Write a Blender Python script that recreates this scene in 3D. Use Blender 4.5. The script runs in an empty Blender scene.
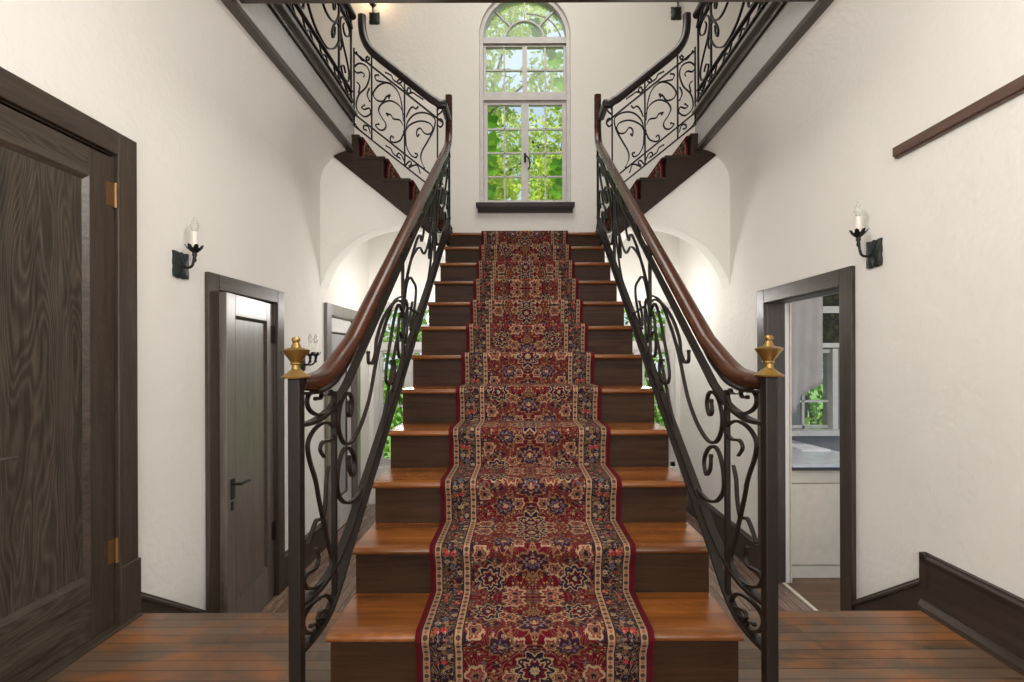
import bpy, bmesh, math, random
from mathutils import Vector, Matrix
random.seed(7)
C = bpy.context.scene.collection
PI = math.pi

# ------------------------------------------------------------------ helpers
def world_loc(o):
    v = Vector((0, 0, 0))
    while o is not None:
        v += o.location
        o = o.parent
    return v

class MB:
    """collects geometry in world coordinates (or local ones, with build(local=True))"""
    def __init__(s):
        s.v = []; s.f = []; s.uv = {}
    def box(s, a, b):
        x0, x1 = sorted((a[0], b[0])); y0, y1 = sorted((a[1], b[1])); z0, z1 = sorted((a[2], b[2]))
        n = len(s.v)
        s.v += [(x0,y0,z0),(x1,y0,z0),(x1,y1,z0),(x0,y1,z0),(x0,y0,z1),(x1,y0,z1),(x1,y1,z1),(x0,y1,z1)]
        s.f += [tuple(n+i for i in q) for q in ((3,2,1,0),(4,5,6,7),(0,1,5,4),(1,2,6,5),(2,3,7,6),(3,0,4,7))]
        return s
    def prism(s, poly, axis, a, b):
        """polygon given in the two other axes (in x,y,z order), extruded along axis from a to b"""
        n = len(s.v); m = len(poly)
        def mk(p, t):
            return {'x': (t, p[0], p[1]), 'y': (p[0], t, p[1]), 'z': (p[0], p[1], t)}[axis]
        s.v += [mk(p, a) for p in poly] + [mk(p, b) for p in poly]
        s.f.append(tuple(n+i for i in range(m))[::-1]); s.f.append(tuple(n+m+i for i in range(m)))
        for i in range(m):
            j = (i+1) % m
            s.f.append((n+i, n+j, n+m+j, n+m+i))
        return s
    def sweep(s, path, B, prof, scale=None, closed=False):
        """profile points (along B, along normal) swept along a path lying in the plane square to B"""
        path = [Vector(p) for p in path]; B = Vector(B).normalized()
        n = len(path); m = len(prof); base = len(s.v)
        for i, p in enumerate(path):
            if closed:
                t = path[(i+1) % n]-path[i-1]
            else:
                t = path[min(i+1, n-1)]-path[max(i-1, 0)]
            t = t-B*t.dot(B)
            if t.length < 1e-9: t = Vector((0, 0, 1))
            t.normalize()
            N = B.cross(t)
            k = scale[i] if scale else 1
            for q in prof:
                s.v.append(tuple(p+B*q[0]*(1 if not isinstance(k, tuple) else k[0])+N*q[1]*(k if not isinstance(k, tuple) else k[1])))
        for i in range(n if closed else n-1):
            i2 = (i+1) % n
            for j in range(m):
                j2 = (j+1) % m
                s.f.append((base+i*m+j, base+i*m+j2, base+i2*m+j2, base+i2*m+j))
        if not closed:
            s.f.append(tuple(base+j for j in range(m))[::-1])
            s.f.append(tuple(base+(n-1)*m+j for j in range(m)))
        return s
    def tube(s, path, r, seg=8, radii=None):
        path = [Vector(p) for p in path]; n = len(path); base = len(s.v)
        up = Vector((0.13, 0.27, 0.95)).normalized(); prev = None
        for i, p in enumerate(path):
            t = (path[min(i+1, n-1)]-path[max(i-1, 0)]).normalized()
            a = up if prev is None else prev
            u = a-t*a.dot(t)
            if u.length < 1e-4: u = t.orthogonal()
            u.normalize(); prev = u; w = t.cross(u)
            rr = radii[i] if radii else r
            for j in range(seg):
                an = 2*PI*j/seg
                s.v.append(tuple(p+(u*math.cos(an)+w*math.sin(an))*rr))
        for i in range(n-1):
            for j in range(seg):
                j2 = (j+1) % seg
                s.f.append((base+i*seg+j, base+i*seg+j2, base+(i+1)*seg+j2, base+(i+1)*seg+j))
        s.f.append(tuple(base+j for j in range(seg))[::-1])
        s.f.append(tuple(base+(n-1)*seg+j for j in range(seg)))
        return s
    def lathe(s, prof, c, seg=20, square=0):
        """profile (r, z) turned round the vertical through c"""
        base = len(s.v); m = len(prof)
        for r, z in prof:
            for j in range(seg):
                an = 2*PI*(j+.5)/seg
                s.v.append((c[0]+r*math.cos(an), c[1]+r*math.sin(an), c[2]+z))
        for i in range(m-1):
            for j in range(seg):
                j2 = (j+1) % seg
                s.f.append((base+i*seg+j, base+i*seg+j2, base+(i+1)*seg+j2, base+(i+1)*seg+j))
        s.f.append(tuple(base+j for j in range(seg))[::-1])
        s.f.append(tuple(base+(m-1)*seg+j for j in range(seg)))
        return s
    def build(s, name, mat, parent=None, smooth=False, bevel=0, local=False, angle=None):
        me = bpy.data.meshes.new(name)
        off = Vector((0, 0, 0)) if (local or parent is None) else world_loc(parent)
        me.from_pydata([tuple(Vector(v)-off) for v in s.v], [], s.f)
        if s.uv:
            lay = me.uv_layers.new(name='UVMap')
            for lp in me.loops: lay.data[lp.index].uv = s.uv[lp.vertex_index]
        me.materials.append(mat)
        bm = bmesh.new(); bm.from_mesh(me)
        bmesh.ops.recalc_face_normals(bm, faces=bm.faces)
        bm.to_mesh(me); bm.free()
        if smooth:
            for p in me.polygons: p.use_smooth = True
            if angle is not None:
                try: me.set_sharp_from_angle(angle=angle)
                except Exception: pass
        o = bpy.data.objects.new(name, me); C.objects.link(o)
        if parent is not None: o.parent = parent
        if bevel:
            b = o.modifiers.new('bevel', 'BEVEL'); b.width = bevel; b.segments = 2; b.limit_method = 'ANGLE'
        return o

def cr(pts, n=5):
    """smooth curve through points"""
    P = [Vector(p) for p in pts]; out = []
    for i in range(len(P)-1):
        p0 = P[max(i-1, 0)]; p1 = P[i]; p2 = P[i+1]; p3 = P[min(i+2, len(P)-1)]
        for k in range(n):
            t = k/n; t2 = t*t; t3 = t2*t
            out.append(.5*((2*p1)+(p2-p0)*t+(2*p0-5*p1+4*p2-p3)*t2+(3*p1-p0-3*p2+p3)*t3))
    out.append(P[-1]); return out

def tag(o, label=None, cat=None, group=None, kind=None):
    if label: o['label'] = label
    if cat: o['category'] = cat
    if group: o['group'] = group
    if kind: o['kind'] = kind
    return o
def thing(name, loc, label=None, cat=None, group=None, kind=None, rz=0):
    o = bpy.data.objects.new(name, None); C.objects.link(o)
    o.empty_display_size = .05
    o.location = loc; o.rotation_euler = (0, 0, rz)
    return tag(o, label, cat, group, kind)
def struct(name, mb, mat, label, cat, **k):
    return tag(mb.build(name, mat, **k), label, cat, None, 'structure')

RECT = lambda w, t: [(-w/2, -t/2), (w/2, -t/2), (w/2, t/2), (-w/2, t/2)]
def rnd(w, h, r=.3, k=3):
    """rounded rectangle profile"""
    r = r*min(w, h); out = []
    for cx, cy, a0 in ((w/2-r, h/2-r, 0), (-w/2+r, h/2-r, 90), (-w/2+r, -h/2+r, 180), (w/2-r, -h/2+r, 270)):
        for i in range(k+1):
            a = math.radians(a0+90*i/k); out.append((cx+r*math.cos(a), cy+r*math.sin(a)))
    return out

# ------------------------------------------------------------------ materials
def newmat(name):
    m = bpy.data.materials.new(name); m.use_nodes = True
    nt = m.node_tree; b = nt.nodes['Principled BSDF']
    return m, nt, b
def N(nt, kind, **k):
    n = nt.nodes.new(kind)
    for a, v in k.items():
        if a.startswith('i_'): n.inputs[int(a[2:])].default_value = v
        else: setattr(n, a, v)
    return n
def L(nt, a, b): nt.links.new(a, b)
def ramp(nt, fac, stops):
    r = N(nt, 'ShaderNodeValToRGB'); e = r.color_ramp.elements
    while len(e) < len(stops): e.new(.5)
    for i, (p, c) in enumerate(stops): e[i].position = p; e[i].color = (*c, 1)
    L(nt, fac, r.inputs[0]); return r.outputs[0]
def math_(nt, op, a, b=None, c=None):
    n = N(nt, 'ShaderNodeMath', operation=op)
    for i, x in enumerate((a, b, c)):
        if x is None: continue
        if isinstance(x, (int, float)): n.inputs[i].default_value = x
        else: L(nt, x, n.inputs[i])
    return n.outputs[0]
def mix(nt, f, a, b):
    n = N(nt, 'ShaderNodeMix', data_type='RGBA')
    if isinstance(f, (int, float)): n.inputs[0].default_value = f
    else: L(nt, f, n.inputs[0])
    for i, x in ((6, a), (7, b)):
        if isinstance(x, tuple): n.inputs[i].default_value = (*x, 1) if len(x) == 3 else x
        else: L(nt, x, n.inputs[i])
    return n.outputs[2]
def pos(nt, scale=(1, 1, 1), rot=(0, 0, 0), obj=False):
    g = N(nt, 'ShaderNodeTexCoord').outputs['Object'] if obj else N(nt, 'ShaderNodeNewGeometry').outputs['Position']
    m = N(nt, 'ShaderNodeMapping'); m.inputs['Scale'].default_value = scale; m.inputs['Rotation'].default_value = rot
    L(nt, g, m.inputs[0]); return m.outputs[0]
def noise(nt, vec, scale, detail=4, rough=.55, dist=0, out=0):
    n = N(nt, 'ShaderNodeTexNoise'); n.inputs['Scale'].default_value = scale; n.inputs['Detail'].default_value = detail
    n.inputs['Roughness'].default_value = rough; n.inputs['Distortion'].default_value = dist
    L(nt, vec, n.inputs['Vector']); return n.outputs[out]
def bump(nt, b, h, strength, dist=.01):
    n = N(nt, 'ShaderNodeBump'); n.inputs['Strength'].default_value = strength; n.inputs['Distance'].default_value = dist
    L(nt, h, n.inputs['Height']); L(nt, n.outputs[0], b.inputs['Normal'])

def plaster(name, col, rough=.75, strength=.42, sc=28):
    m, nt, b = newmat(name); p = pos(nt)
    n1 = noise(nt, p, 1.3, 3); n2 = noise(nt, p, sc, 5, .6); n3 = noise(nt, p, 7, 3)
    d = tuple(c*.93 for c in col)
    L(nt, mix(nt, math_(nt, 'MULTIPLY', n1, .8), col, d), b.inputs['Base Color'])
    b.inputs['Roughness'].default_value = rough
    bump(nt, b, math_(nt, 'ADD', math_(nt, 'MULTIPLY', n2, .5), n3), strength, .012)
    return m
def plain(name, col, rough=.5, metal=0, bumpy=0, sc=60, spec=.5):
    m, nt, b = newmat(name); p = pos(nt)
    n1 = noise(nt, p, sc*.2, 3)
    L(nt, mix(nt, n1, tuple(c*.8 for c in col), tuple(min(1, c*1.15) for c in col)), b.inputs['Base Color'])
    b.inputs['Roughness'].default_value = rough; b.inputs['Metallic'].default_value = metal; b.inputs['Specular IOR Level'].default_value = spec
    if bumpy: bump(nt, b, noise(nt, p, sc, 4), bumpy, .006)
    return m
def wood(name, dark, light, axis='z', rough=.35, fig=0, coat=0, gsc=1., bstr=.12, spec=.5):
    m, nt, b = newmat(name)
    s = {'x': (.06, 1, 1), 'y': (1, .06, 1), 'z': (1, 1, .06)}[axis]
    p = pos(nt, s)
    g = noise(nt, p, 55*gsc, 4 if gsc >= 1 else 1.5, .6, .6); big = noise(nt, p, 7*gsc, 3, .5, 1.0)
    f = math_(nt, 'ADD', math_(nt, 'MULTIPLY', g, .6), math_(nt, 'MULTIPLY', big, .4))
    if fig:
        s2 = {'x': (.14, 1, 1), 'y': (1, .14, 1), 'z': (1, 1, .14)}[axis]
        p2 = pos(nt, s2)
        q = noise(nt, p2, 3.6, 3, .5, .25)
        w = math_(nt, 'PINGPONG', math_(nt, 'MULTIPLY', q, 105), 1.0)
        w = math_(nt, 'MULTIPLY', math_(nt, 'POWER', w, 1.6), math_(nt, 'ADD', g, .35))
        f = math_(nt, 'ADD', math_(nt, 'MULTIPLY', f, 1-fig*.22), math_(nt, 'MULTIPLY', w, fig*.30))
    c = ramp(nt, f, [(.28, dark), (.72, light)])
    L(nt, c, b.inputs['Base Color']); b.inputs['Roughness'].default_value = rough
    b.inputs['Specular IOR Level'].default_value = spec
    b.inputs['Coat Weight'].default_value = coat; b.inputs['Coat Roughness'].default_value = .18
    bump(nt, b, f, bstr, .004)
    return m
def boards(name, along, width, cols, rough=.3, off=0., gap=.03, wear=None):
    """strip flooring: boards run along an axis"""
    m, nt, b = newmat(name)
    g = N(nt, 'ShaderNodeNewGeometry').outputs['Position']
    sp = N(nt, 'ShaderNodeSeparateXYZ'); L(nt, g, sp.inputs[0])
    a, c = (sp.outputs[0], sp.outputs[1]) if along == 'x' else (sp.outputs[1], sp.outputs[0])
    t = math_(nt, 'DIVIDE', math_(nt, 'ADD', c, off), width)
    idx = math_(nt, 'FLOOR', t); fr = math_(nt, 'FRACT', t)
    wn = N(nt, 'ShaderNodeTexWhiteNoise', noise_dimensions='1D'); L(nt, idx, wn.inputs['W'])
    # board ends: shift each row, cut into lengths
    u = math_(nt, 'ADD', math_(nt, 'DIVIDE', a, 1.1), math_(nt, 'MULTIPLY', wn.outputs[0], 7.3))
    wn2 = N(nt, 'ShaderNodeTexWhiteNoise', noise_dimensions='2D')
    cb = N(nt, 'ShaderNodeCombineXYZ'); L(nt, math_(nt, 'FLOOR', u), cb.inputs[0]); L(nt, idx, cb.inputs[1]); L(nt, cb.outputs[0], wn2.inputs['Vector'])
    p = pos(nt, (.07, 1, 1) if along == 'x' else (1, .07, 1))
    gr = noise(nt, p, 60, 4, .6, .5)
    f = math_(nt, 'ADD', math_(nt, 'MULTIPLY', wn2.outputs[0], .5), math_(nt, 'MULTIPLY', gr, .5))
    col = ramp(nt, f, [(.15, cols[0]), (.5, cols[1]), (.85, cols[2])])
    if wear:
        pw = pos(nt, (.6, 1.2, 1))
        wv = noise(nt, pw, 3.2, 4, .6, .3)
        wf = ramp(nt, wv, [(.47, (0, 0, 0)), (.62, (1, 1, 1))])
        col = mix(nt, math_(nt, 'MULTIPLY', wf, .75), col, wear)
    edge = math_(nt, 'GREATER_THAN', math_(nt, 'ABSOLUTE', math_(nt, 'SUBTRACT', fr, .5)), .5-gap)
    col = mix(nt, math_(nt, 'MULTIPLY', edge, .85), col, (.012, .008, .006))
    L(nt, col, b.inputs['Base Color']); b.inputs['Roughness'].default_value = rough
    L(nt, math_(nt, 'ADD', math_(nt, 'MULTIPLY', gr, .22), rough-.1), b.inputs['Roughness'])
    bump(nt, b, math_(nt, 'SUBTRACT', gr, edge), .15, .004)
    return m

WALL = plaster('cream_plaster', (.825, .795, .748), strength=.42)
WALL_IN = plaster('passage_plaster', (.86, .84, .80), sc=20)
FASC_SHADED = plaster('shaded_fascia_plaster', (.43, .42, .40), .34, .6, 18)  # wall plaster toned darker: shade on the gallery edge put into the colour
OAK_Z = wood('dark_oak_upright', (.020, .0135, .009), (.080, .056, .039), 'z', .36, .35)
OAK_Y = wood('dark_oak_rail', (.020, .0135, .009), (.084, .059, .042), 'y', .38, .3)
OAK_V = wood('varnished_oak', (.045, .034, .026), (.19, .152, .122), 'z', .34, .4, 1.0)
OAK_V.node_tree.nodes['Principled BSDF'].inputs['Coat Roughness'].default_value = .34
OAK_FIG = wood('figured_oak_panel', (.019, .0135, .009), (.098, .077, .058), 'z', .33, .9)
OAK_FIGY = wood('figured_oak_rail', (.020, .014, .0095), (.10, .078, .058), 'y', .34, .8)
TRIMW = wood('dark_trim', (.022, .0145, .010), (.062, .041, .029), 'y', .40)
TRIM_ED = plain('dark_green_edge', (.14, .13, .108), .28)
TREAD = wood('oak_tread', (.075, .023, .005), (.275, .092, .020), 'x', .24, .25, .3, gsc=.3, bstr=0)
RISER = wood('dark_riser', (.011, .0055, .003), (.060, .028, .0130), 'x', .55, .15, spec=.16)
STRING = wood('brown_stringer', (.016, .009, .0055), (.042, .023, .014), 'x', .55, spec=.3)
RAILW = wood('mahogany_rail', (.007, .0025, .0015), (.085, .020, .0055), 'y', .27, .35, .15)
RAILD = wood('dark_mahogany', (.009, .006, .0065), (.030, .017, .016), 'x', .30, 0, .25)
IRON = plain('bronzed_iron', (.0125, .0085, .0062), .42, .0, .15, 90, spec=.32)
IRONB = plain('black_iron', (.0065, .006, .0062), .36, .0, .15, 90, spec=.4)
BRASS = plain('aged_brass', (.36, .23, .075), .34, .9, .25, 70)
HINGE = plain('worn_brass_hinge', (.26, .15, .07), .45, .8, .2, 90)
VERDI = plain('verdigris_iron', (.030, .040, .034), .40, .6, .9, 45)
CHROME = plain('worn_nickel', (.45, .42, .38), .25, 1)
HALLF = boards('hall_strip_floor', 'x', .0555, [(.078, .047, .028), (.12, .077, .048), (.165, .112, .075)], .36, .0, .035, (.28, .098, .024))
LOWF = boards('passage_strip_floor', 'y', .057, [(.15, .095, .07), (.21, .14, .105), (.27, .18, .14)], .25)
KITF = boards('kitchen_strip_floor', 'x', .057, [(.09, .045, .018), (.13, .065, .028), (.17, .09, .04)], .3)
WHITEW = plain('white_painted_wood', (.62, .60, .57), .4)
GREYW = plain('grey_white_paint', (.60, .575, .55), .42)
SILLD = plain('dark_sill_wood', (.035, .026, .03), .35)
CANDLE = plain('ivory_candle', (.80, .75, .66), .5)
CAB = plain('cream_cabinet', (.70, .61, .49), .42)
STONE = plain('pale_stone', (.62, .63, .66), .18)
DARKSTONE = plain('dark_edge_stone', (.02, .02, .022), .3)
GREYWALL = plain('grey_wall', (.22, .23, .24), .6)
PAPERM = plain('white_paper', (.85, .85, .86), .5)
CURT = plain('grey_curtain_cloth', (.44, .41, .395), .85, 0, .2, 30)
BARK = plain('bark', (.10, .075, .055), .9, 0, .8, 40)
GROUND = plain('lawn_ground', (.10, .20, .03), .95, 0, .3, 10)

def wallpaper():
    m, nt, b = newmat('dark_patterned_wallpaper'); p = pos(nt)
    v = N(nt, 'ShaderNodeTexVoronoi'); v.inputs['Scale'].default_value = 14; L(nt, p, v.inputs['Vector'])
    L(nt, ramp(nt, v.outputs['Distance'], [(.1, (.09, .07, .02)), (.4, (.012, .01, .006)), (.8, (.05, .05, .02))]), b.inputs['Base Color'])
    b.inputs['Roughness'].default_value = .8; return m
PAPERW = wallpaper()

def glass():
    m = bpy.data.materials.new('window_glass'); m.use_nodes = True; nt = m.node_tree
    for n in list(nt.nodes): nt.nodes.remove(n)
    o = N(nt, 'ShaderNodeOutputMaterial'); t = N(nt, 'ShaderNodeBsdfTransparent'); g = N(nt, 'ShaderNodeBsdfGlossy')
    t.inputs[0].default_value = (.96, .98, .97, 1); g.inputs['Roughness'].default_value = .02
    f = N(nt, 'ShaderNodeFresnel'); f.inputs[0].default_value = 1.35
    mx = N(nt, 'ShaderNodeMixShader'); L(nt, f.outputs[0], mx.inputs[0]); L(nt, t.outputs[0], mx.inputs[1]); L(nt, g.outputs[0], mx.inputs[2])
    L(nt, mx.outputs[0], o.inputs[0]); return m
GLASS = glass()
def bulbmat(lit):
    m, nt, b = newmat('lit_bulb' if lit else 'clear_bulb')
    if lit:
        b.inputs['Emission Color'].default_value = (1, .72, .40, 1); b.inputs['Emission Strength'].default_value = 14
    else:
        b.inputs['Base Color'].default_value = (.82, .82, .80, 1); b.inputs['Roughness'].default_value = .08
        b.inputs['Transmission Weight'].default_value = .75; b.inputs['IOR'].default_value = 1.3
    return m
BULB = bulbmat(False); BULB_LIT = bulbmat(True)

def leafmat(name, cols, trans=.5):
    m = bpy.data.materials.new(name); m.use_nodes = True; nt = m.node_tree
    for n in list(nt.nodes): nt.nodes.remove(n)
    o = N(nt, 'ShaderNodeOutputMaterial'); d = N(nt, 'ShaderNodeBsdfDiffuse'); t = N(nt, 'ShaderNodeBsdfTranslucent')
    p = pos(nt); v = N(nt, 'ShaderNodeTexVoronoi'); v.inputs['Scale'].default_value = 9; L(nt, p, v.inputs['Vector'])
    sp = N(nt, 'ShaderNodeSeparateColor'); L(nt, v.outputs['Color'], sp.inputs[0])
    c = ramp(nt, sp.outputs[0], [(.0, cols[0]), (.5, cols[1]), (1, cols[2])])
    L(nt, c, d.inputs[0]); L(nt, c, t.inputs[0])
    mx = N(nt, 'ShaderNodeMixShader'); mx.inputs[0].default_value = trans
    L(nt, d.outputs[0], mx.inputs[1]); L(nt, t.outputs[0], mx.inputs[2]); L(nt, mx.outputs[0], o.inputs[0]); return m
LEAF_A = leafmat('pale_tree_leaves', [(.30, .42, .10), (.52, .62, .16), (.74, .80, .30)])
LEAF_B = leafmat('bright_bush_leaves', [(.28, .42, .05), (.52, .64, .09), (.78, .84, .20)])
LEAF_C = leafmat('vine_leaves', [(.07, .22, .02), (.13, .34, .03), (.22, .45, .05)], .5)
LEAF_D = leafmat('garden_shrub_leaves', [(.07, .20, .02), (.20, .42, .05), (.48, .66, .14)])

def carpet():
    """red runner: mirrored floral field, two cream guard stripes with a dark flowered border between, wine edge band"""
    m, nt, b = newmat('persian_runner')
    uv = N(nt, 'ShaderNodeUVMap'); uv.uv_map = 'UVMap'
    sp = N(nt, 'ShaderNodeSeparateXYZ'); L(nt, uv.outputs[0], sp.inputs[0])
    x = math_(nt, 'ABSOLUTE', sp.outputs[0])
    v0 = sp.outputs[1]
    vm = math_(nt, 'PINGPONG', v0, .43)
    cb = N(nt, 'ShaderNodeCombineXYZ'); L(nt, x, cb.inputs[0]); L(nt, vm, cb.inputs[1])
    def voro(scale, feat='F1', rnd_=.75, vec=None):
        t = N(nt, 'ShaderNodeTexVoronoi', feature=feat); t.inputs['Scale'].default_value = scale; t.inputs['Randomness'].default_value = rnd_
        L(nt, vec or cb.outputs[0], t.inputs['Vector']); return t
    def cellcol(t, stops):
        s = N(nt, 'ShaderNodeSeparateColor'); L(nt, t.outputs['Color'], s.inputs[0]); r = ramp(nt, s.outputs[0], stops)
        r.node.color_ramp.interpolation = 'CONSTANT'; return r
    gt = lambda a, c: math_(nt, 'GREATER_THAN', a, c)
    lt = lambda a, c: math_(nt, 'LESS_THAN', a, c)
    mul = lambda a, c: math_(nt, 'MULTIPLY', a, c)
    # organic warp of the drawing
    wx = math_(nt, 'MULTIPLY', math_(nt, 'SUBTRACT', noise(nt, cb.outputs[0], 30, 2), .5), .030)
    wz = math_(nt, 'MULTIPLY', math_(nt, 'SUBTRACT', noise(nt, cb.outputs[0], 27, 2, .5, .4), .5), .030)
    X = math_(nt, 'ADD', x, wx); V = math_(nt, 'ADD', vm, wz)
    CR = (.36, .245, .145); TAN = (.19, .095, .043); PK = (.19, .027, .036); BL = (.085, .10, .13); OL = (.085, .055, .025); NV = (.014, .009, .024); RD = (.098, .004, .0105)
    # red ground with dark areas that follow the motifs
    blot = noise(nt, cb.outputs[0], 9, 2, .5, .6)
    field = mix(nt, gt(blot, .56), RD, (.030, .007, .015))
    # curling stems: contour lines
    n1 = noise(nt, cb.outputs[0], 15, 1, .4, .8)
    stem = lt(math_(nt, 'ABSOLUTE', math_(nt, 'SUBTRACT', math_(nt, 'FRACT', mul(n1, 9)), .5)), .085)
    field = mix(nt, mul(stem, .75), field, (.22, .12, .06))
    def flowers(col, scale, r0, r1, petals, stops, heart, rnd_=.8, keep=.0):
        t = voro(scale, 'F1', rnd_)
        sub = N(nt, 'ShaderNodeVectorMath', operation='SUBTRACT'); L(nt, cb.outputs[0], sub.inputs[0])
        L(nt, t.outputs['Position'], sub.inputs[1])
        s2 = N(nt, 'ShaderNodeSeparateXYZ'); L(nt, sub.outputs[0], s2.inputs[0])
        an = math_(nt, 'ARCTAN2', s2.outputs[1], s2.outputs[0])
        pet = math_(nt, 'MULTIPLY', math_(nt, 'COSINE', mul(an, petals)), .24)
        rr = math_(nt, 'MULTIPLY', t.outputs['Distance'], math_(nt, 'ADD', 1.0, pet))
        sc2 = N(nt, 'ShaderNodeSeparateColor'); L(nt, t.outputs['Color'], sc2.inputs[0])
        on = gt(sc2.outputs[1], keep)
        ring = mul(mul(lt(rr, r1), gt(rr, r0)), on)
        c = mix(nt, ring, col, cellcol(t, stops))
        hs = lt(t.outputs['Distance'], r0*.62)
        return mix(nt, mul(hs, on), c, heart)
    def rosette(col, cx_, cv_, R, petals, bands):
        """lobed rosette, bands = (share of radius, colour) from the outside in"""
        a = math_(nt, 'SUBTRACT', X, cx_); c = math_(nt, 'SUBTRACT', V, cv_)
        d = math_(nt, 'SQRT', math_(nt, 'ADD', mul(a, a), mul(c, c)))
        an = math_(nt, 'ARCTAN2', c, a)
        lob = math_(nt, 'ADD', 1.0, mul(math_(nt, 'COSINE', mul(an, petals)), .17))
        q = math_(nt, 'DIVIDE', d, mul(lob, R))
        for sh, cc in bands: col = mix(nt, lt(q, sh), col, cc)
        return col
    field = flowers(field, 62, .18, .42, 5, [(0, TAN), (.3, OL), (.5, PK), (.66, CR), (.84, BL)], (.20, .012, .016), .85, .45)
    P1 = [(1, CR), (.88, NV), (.62, CR), (.52, RD), (.34, NV), (.2, CR)]
    P2 = [(1, TAN), (.84, (.04, .008, .02)), (.56, BL), (.42, RD), (.22, CR)]
    P3 = [(1, CR), (.74, PK), (.5, TAN), (.28, NV)]
    for cx_, cv_, R, pt, bd in ((0, .06, .068, 10, P1), (.115, .155, .050, 8, P2), (0, .255, .058, 9, P2), (.165, .325, .052, 8, P1), (.07, .40, .040, 7, P3), (.20, .045, .036, 6, P3), (.055, .165, .026, 6, P3), (.205, .215, .030, 6, P3), (.085, .290, .028, 6, P3), (.085, .035, .024, 5, P3)):
        field = rosette(field, cx_, cv_, R, pt, bd)
    field = flowers(field, 95, .16, .34, 5, [(0, CR), (.35, (.52, .30, .10)), (.55, BL), (.72, TAN), (.88, CR)], (.03, .02, .07), .8, .60)
    # border
    n2 = noise(nt, cb.outputs[0], 24, 1, .4, .8)
    bstem = lt(math_(nt, 'ABSOLUTE', math_(nt, 'SUBTRACT', math_(nt, 'FRACT', mul(n2, 7)), .5)), .10)
    bord = mix(nt, bstem, (.018, .009, .015), (.22, .13, .07))
    bord = flowers(bord, 40, .16, .40, 6, [(0, TAN), (.3, (.42, .035, .04)), (.45, CR), (.65, BL), (.8, OL)], (.35, .02, .03), .7, .1)
    bord = flowers(bord, 90, .14, .34, 5, [(0, CR), (.4, TAN), (.7, BL)], (.05, .02, .03), .8, .45)
    # guard stripes: cream with small dark flowers
    def guard(xc):
        a = math_(nt, 'DIVIDE', math_(nt, 'SUBTRACT', x, xc), .0125)
        f1 = math_(nt, 'MULTIPLY', math_(nt, 'SUBTRACT', math_(nt, 'FRACT', mul(v0, 34)), .5), 2.6)
        f2 = math_(nt, 'MULTIPLY', math_(nt, 'SUBTRACT', math_(nt, 'FRACT', math_(nt, 'ADD', mul(v0, 34), .5)), .5), 2.6)
        d1 = math_(nt, 'ADD', mul(a, a), mul(f1, f1)); d2 = math_(nt, 'ADD', mul(a, a), mul(f2, f2))
        g = mix(nt, mul(lt(d1, .42), .9), (.36, .24, .145), (.06, .015, .016))
        g = mix(nt, mul(lt(d2, .16), .9), g, (.34, .06, .05))
        return g
    col = mix(nt, gt(x, .240), field, (.03, .014, .014))
    col = mix(nt, mul(gt(x, .244), lt(x, .268)), col, guard(.256))
    col = mix(nt, gt(x, .272), col, bord)
    col = mix(nt, gt(x, .350), col, (.03, .014, .014))
    col = mix(nt, mul(gt(x, .354), lt(x, .378)), col, guard(.366))
    col = mix(nt, gt(x, .382), col, (.13, .006, .012))
    pile = noise(nt, cb.outputs[0], 420, 2)
    col = mix(nt, mul(pile, .35), col, (.02, .01, .01))
    L(nt, col, b.inputs['Base Color']); b.inputs['Roughness'].default_value = .95
    b.inputs['Sheen Weight'].default_value = .0; b.inputs['Specular IOR Level'].default_value = .1
    bump(nt, b, pile, .5, .004)
    return m
RUNNER = carpet()

# ------------------------------------------------------------------ main dimensions
CX = .045                      # centre line of the stair
NR, RISE, RUN = 12, .189, .255
RY = lambda k: RUN*(k+5.43)    # depth of riser k
NOSE = .034
def nos(Y): return RISE+(Y-(RY(1)-NOSE))*RISE/RUN     # nosing line
LAND = NR*RISE
HW = 1.75                      # half width of the hall
XL, XR = CX-HW, CX+HW
EDGE = 2.11                    # where the hall floor stops
LOW = -.53                     # lower floor beside the stair
YA, YB = 4.10, 5.40            # arch wall, back wall
GZ = LAND+5*.186               # gallery floor
SOFF = 2.88
GX = 1.47                      # gallery edge, from the centre line
YG = 2.39                      # edge of the cross gallery overhead
FRONT = -2.6
mx = lambda s, x: CX+s*x       # mirrored x

# ------------------------------------------------------------------ floors
struct('floor', MB().box((XL-.2, FRONT, -.12), (XR+.2, RY(1)+.3, 0)).box((XL, RY(1)+.3, -.05), (mx(-1, .66), EDGE, 0)).box((mx(1, .66), RY(1)+.3, -.05), (XR, EDGE, 0)),
       HALLF, 'worn brown strip floor of the hall in front of the stairs', 'floor')
struct('floor_lower', MB().box((XL-1.2, EDGE, LOW-.1), (XR+.12, YB, LOW)), LOWF, 'lower passage floor of narrow boards beside and behind the stairs', 'floor')
struct('floor_kitchen', MB().box((XR+.121, 1.2, LOW-.1), (XR+3.2, 5.3, LOW)), KITF, 'brown board floor of the room through the right doorway', 'floor')
for s, w in ((-1, 'left'), (1, 'right')):
    xa, xb = (XL, mx(-1, .70)) if s < 0 else (mx(1, .70), XR)
    m = MB()
    m.box((xa, EDGE-.02, LOW), (xb, EDGE, -.05)).box((xa, EDGE, LOW), (xb, EDGE+.25, -.177)).box((xa, EDGE+.25, LOW), (xb, EDGE+.50, -.354))
    struct('floor_steps_'+w, m, LOWF, 'wooden steps down from the hall floor along the %s wall' % w, 'steps')

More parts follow.
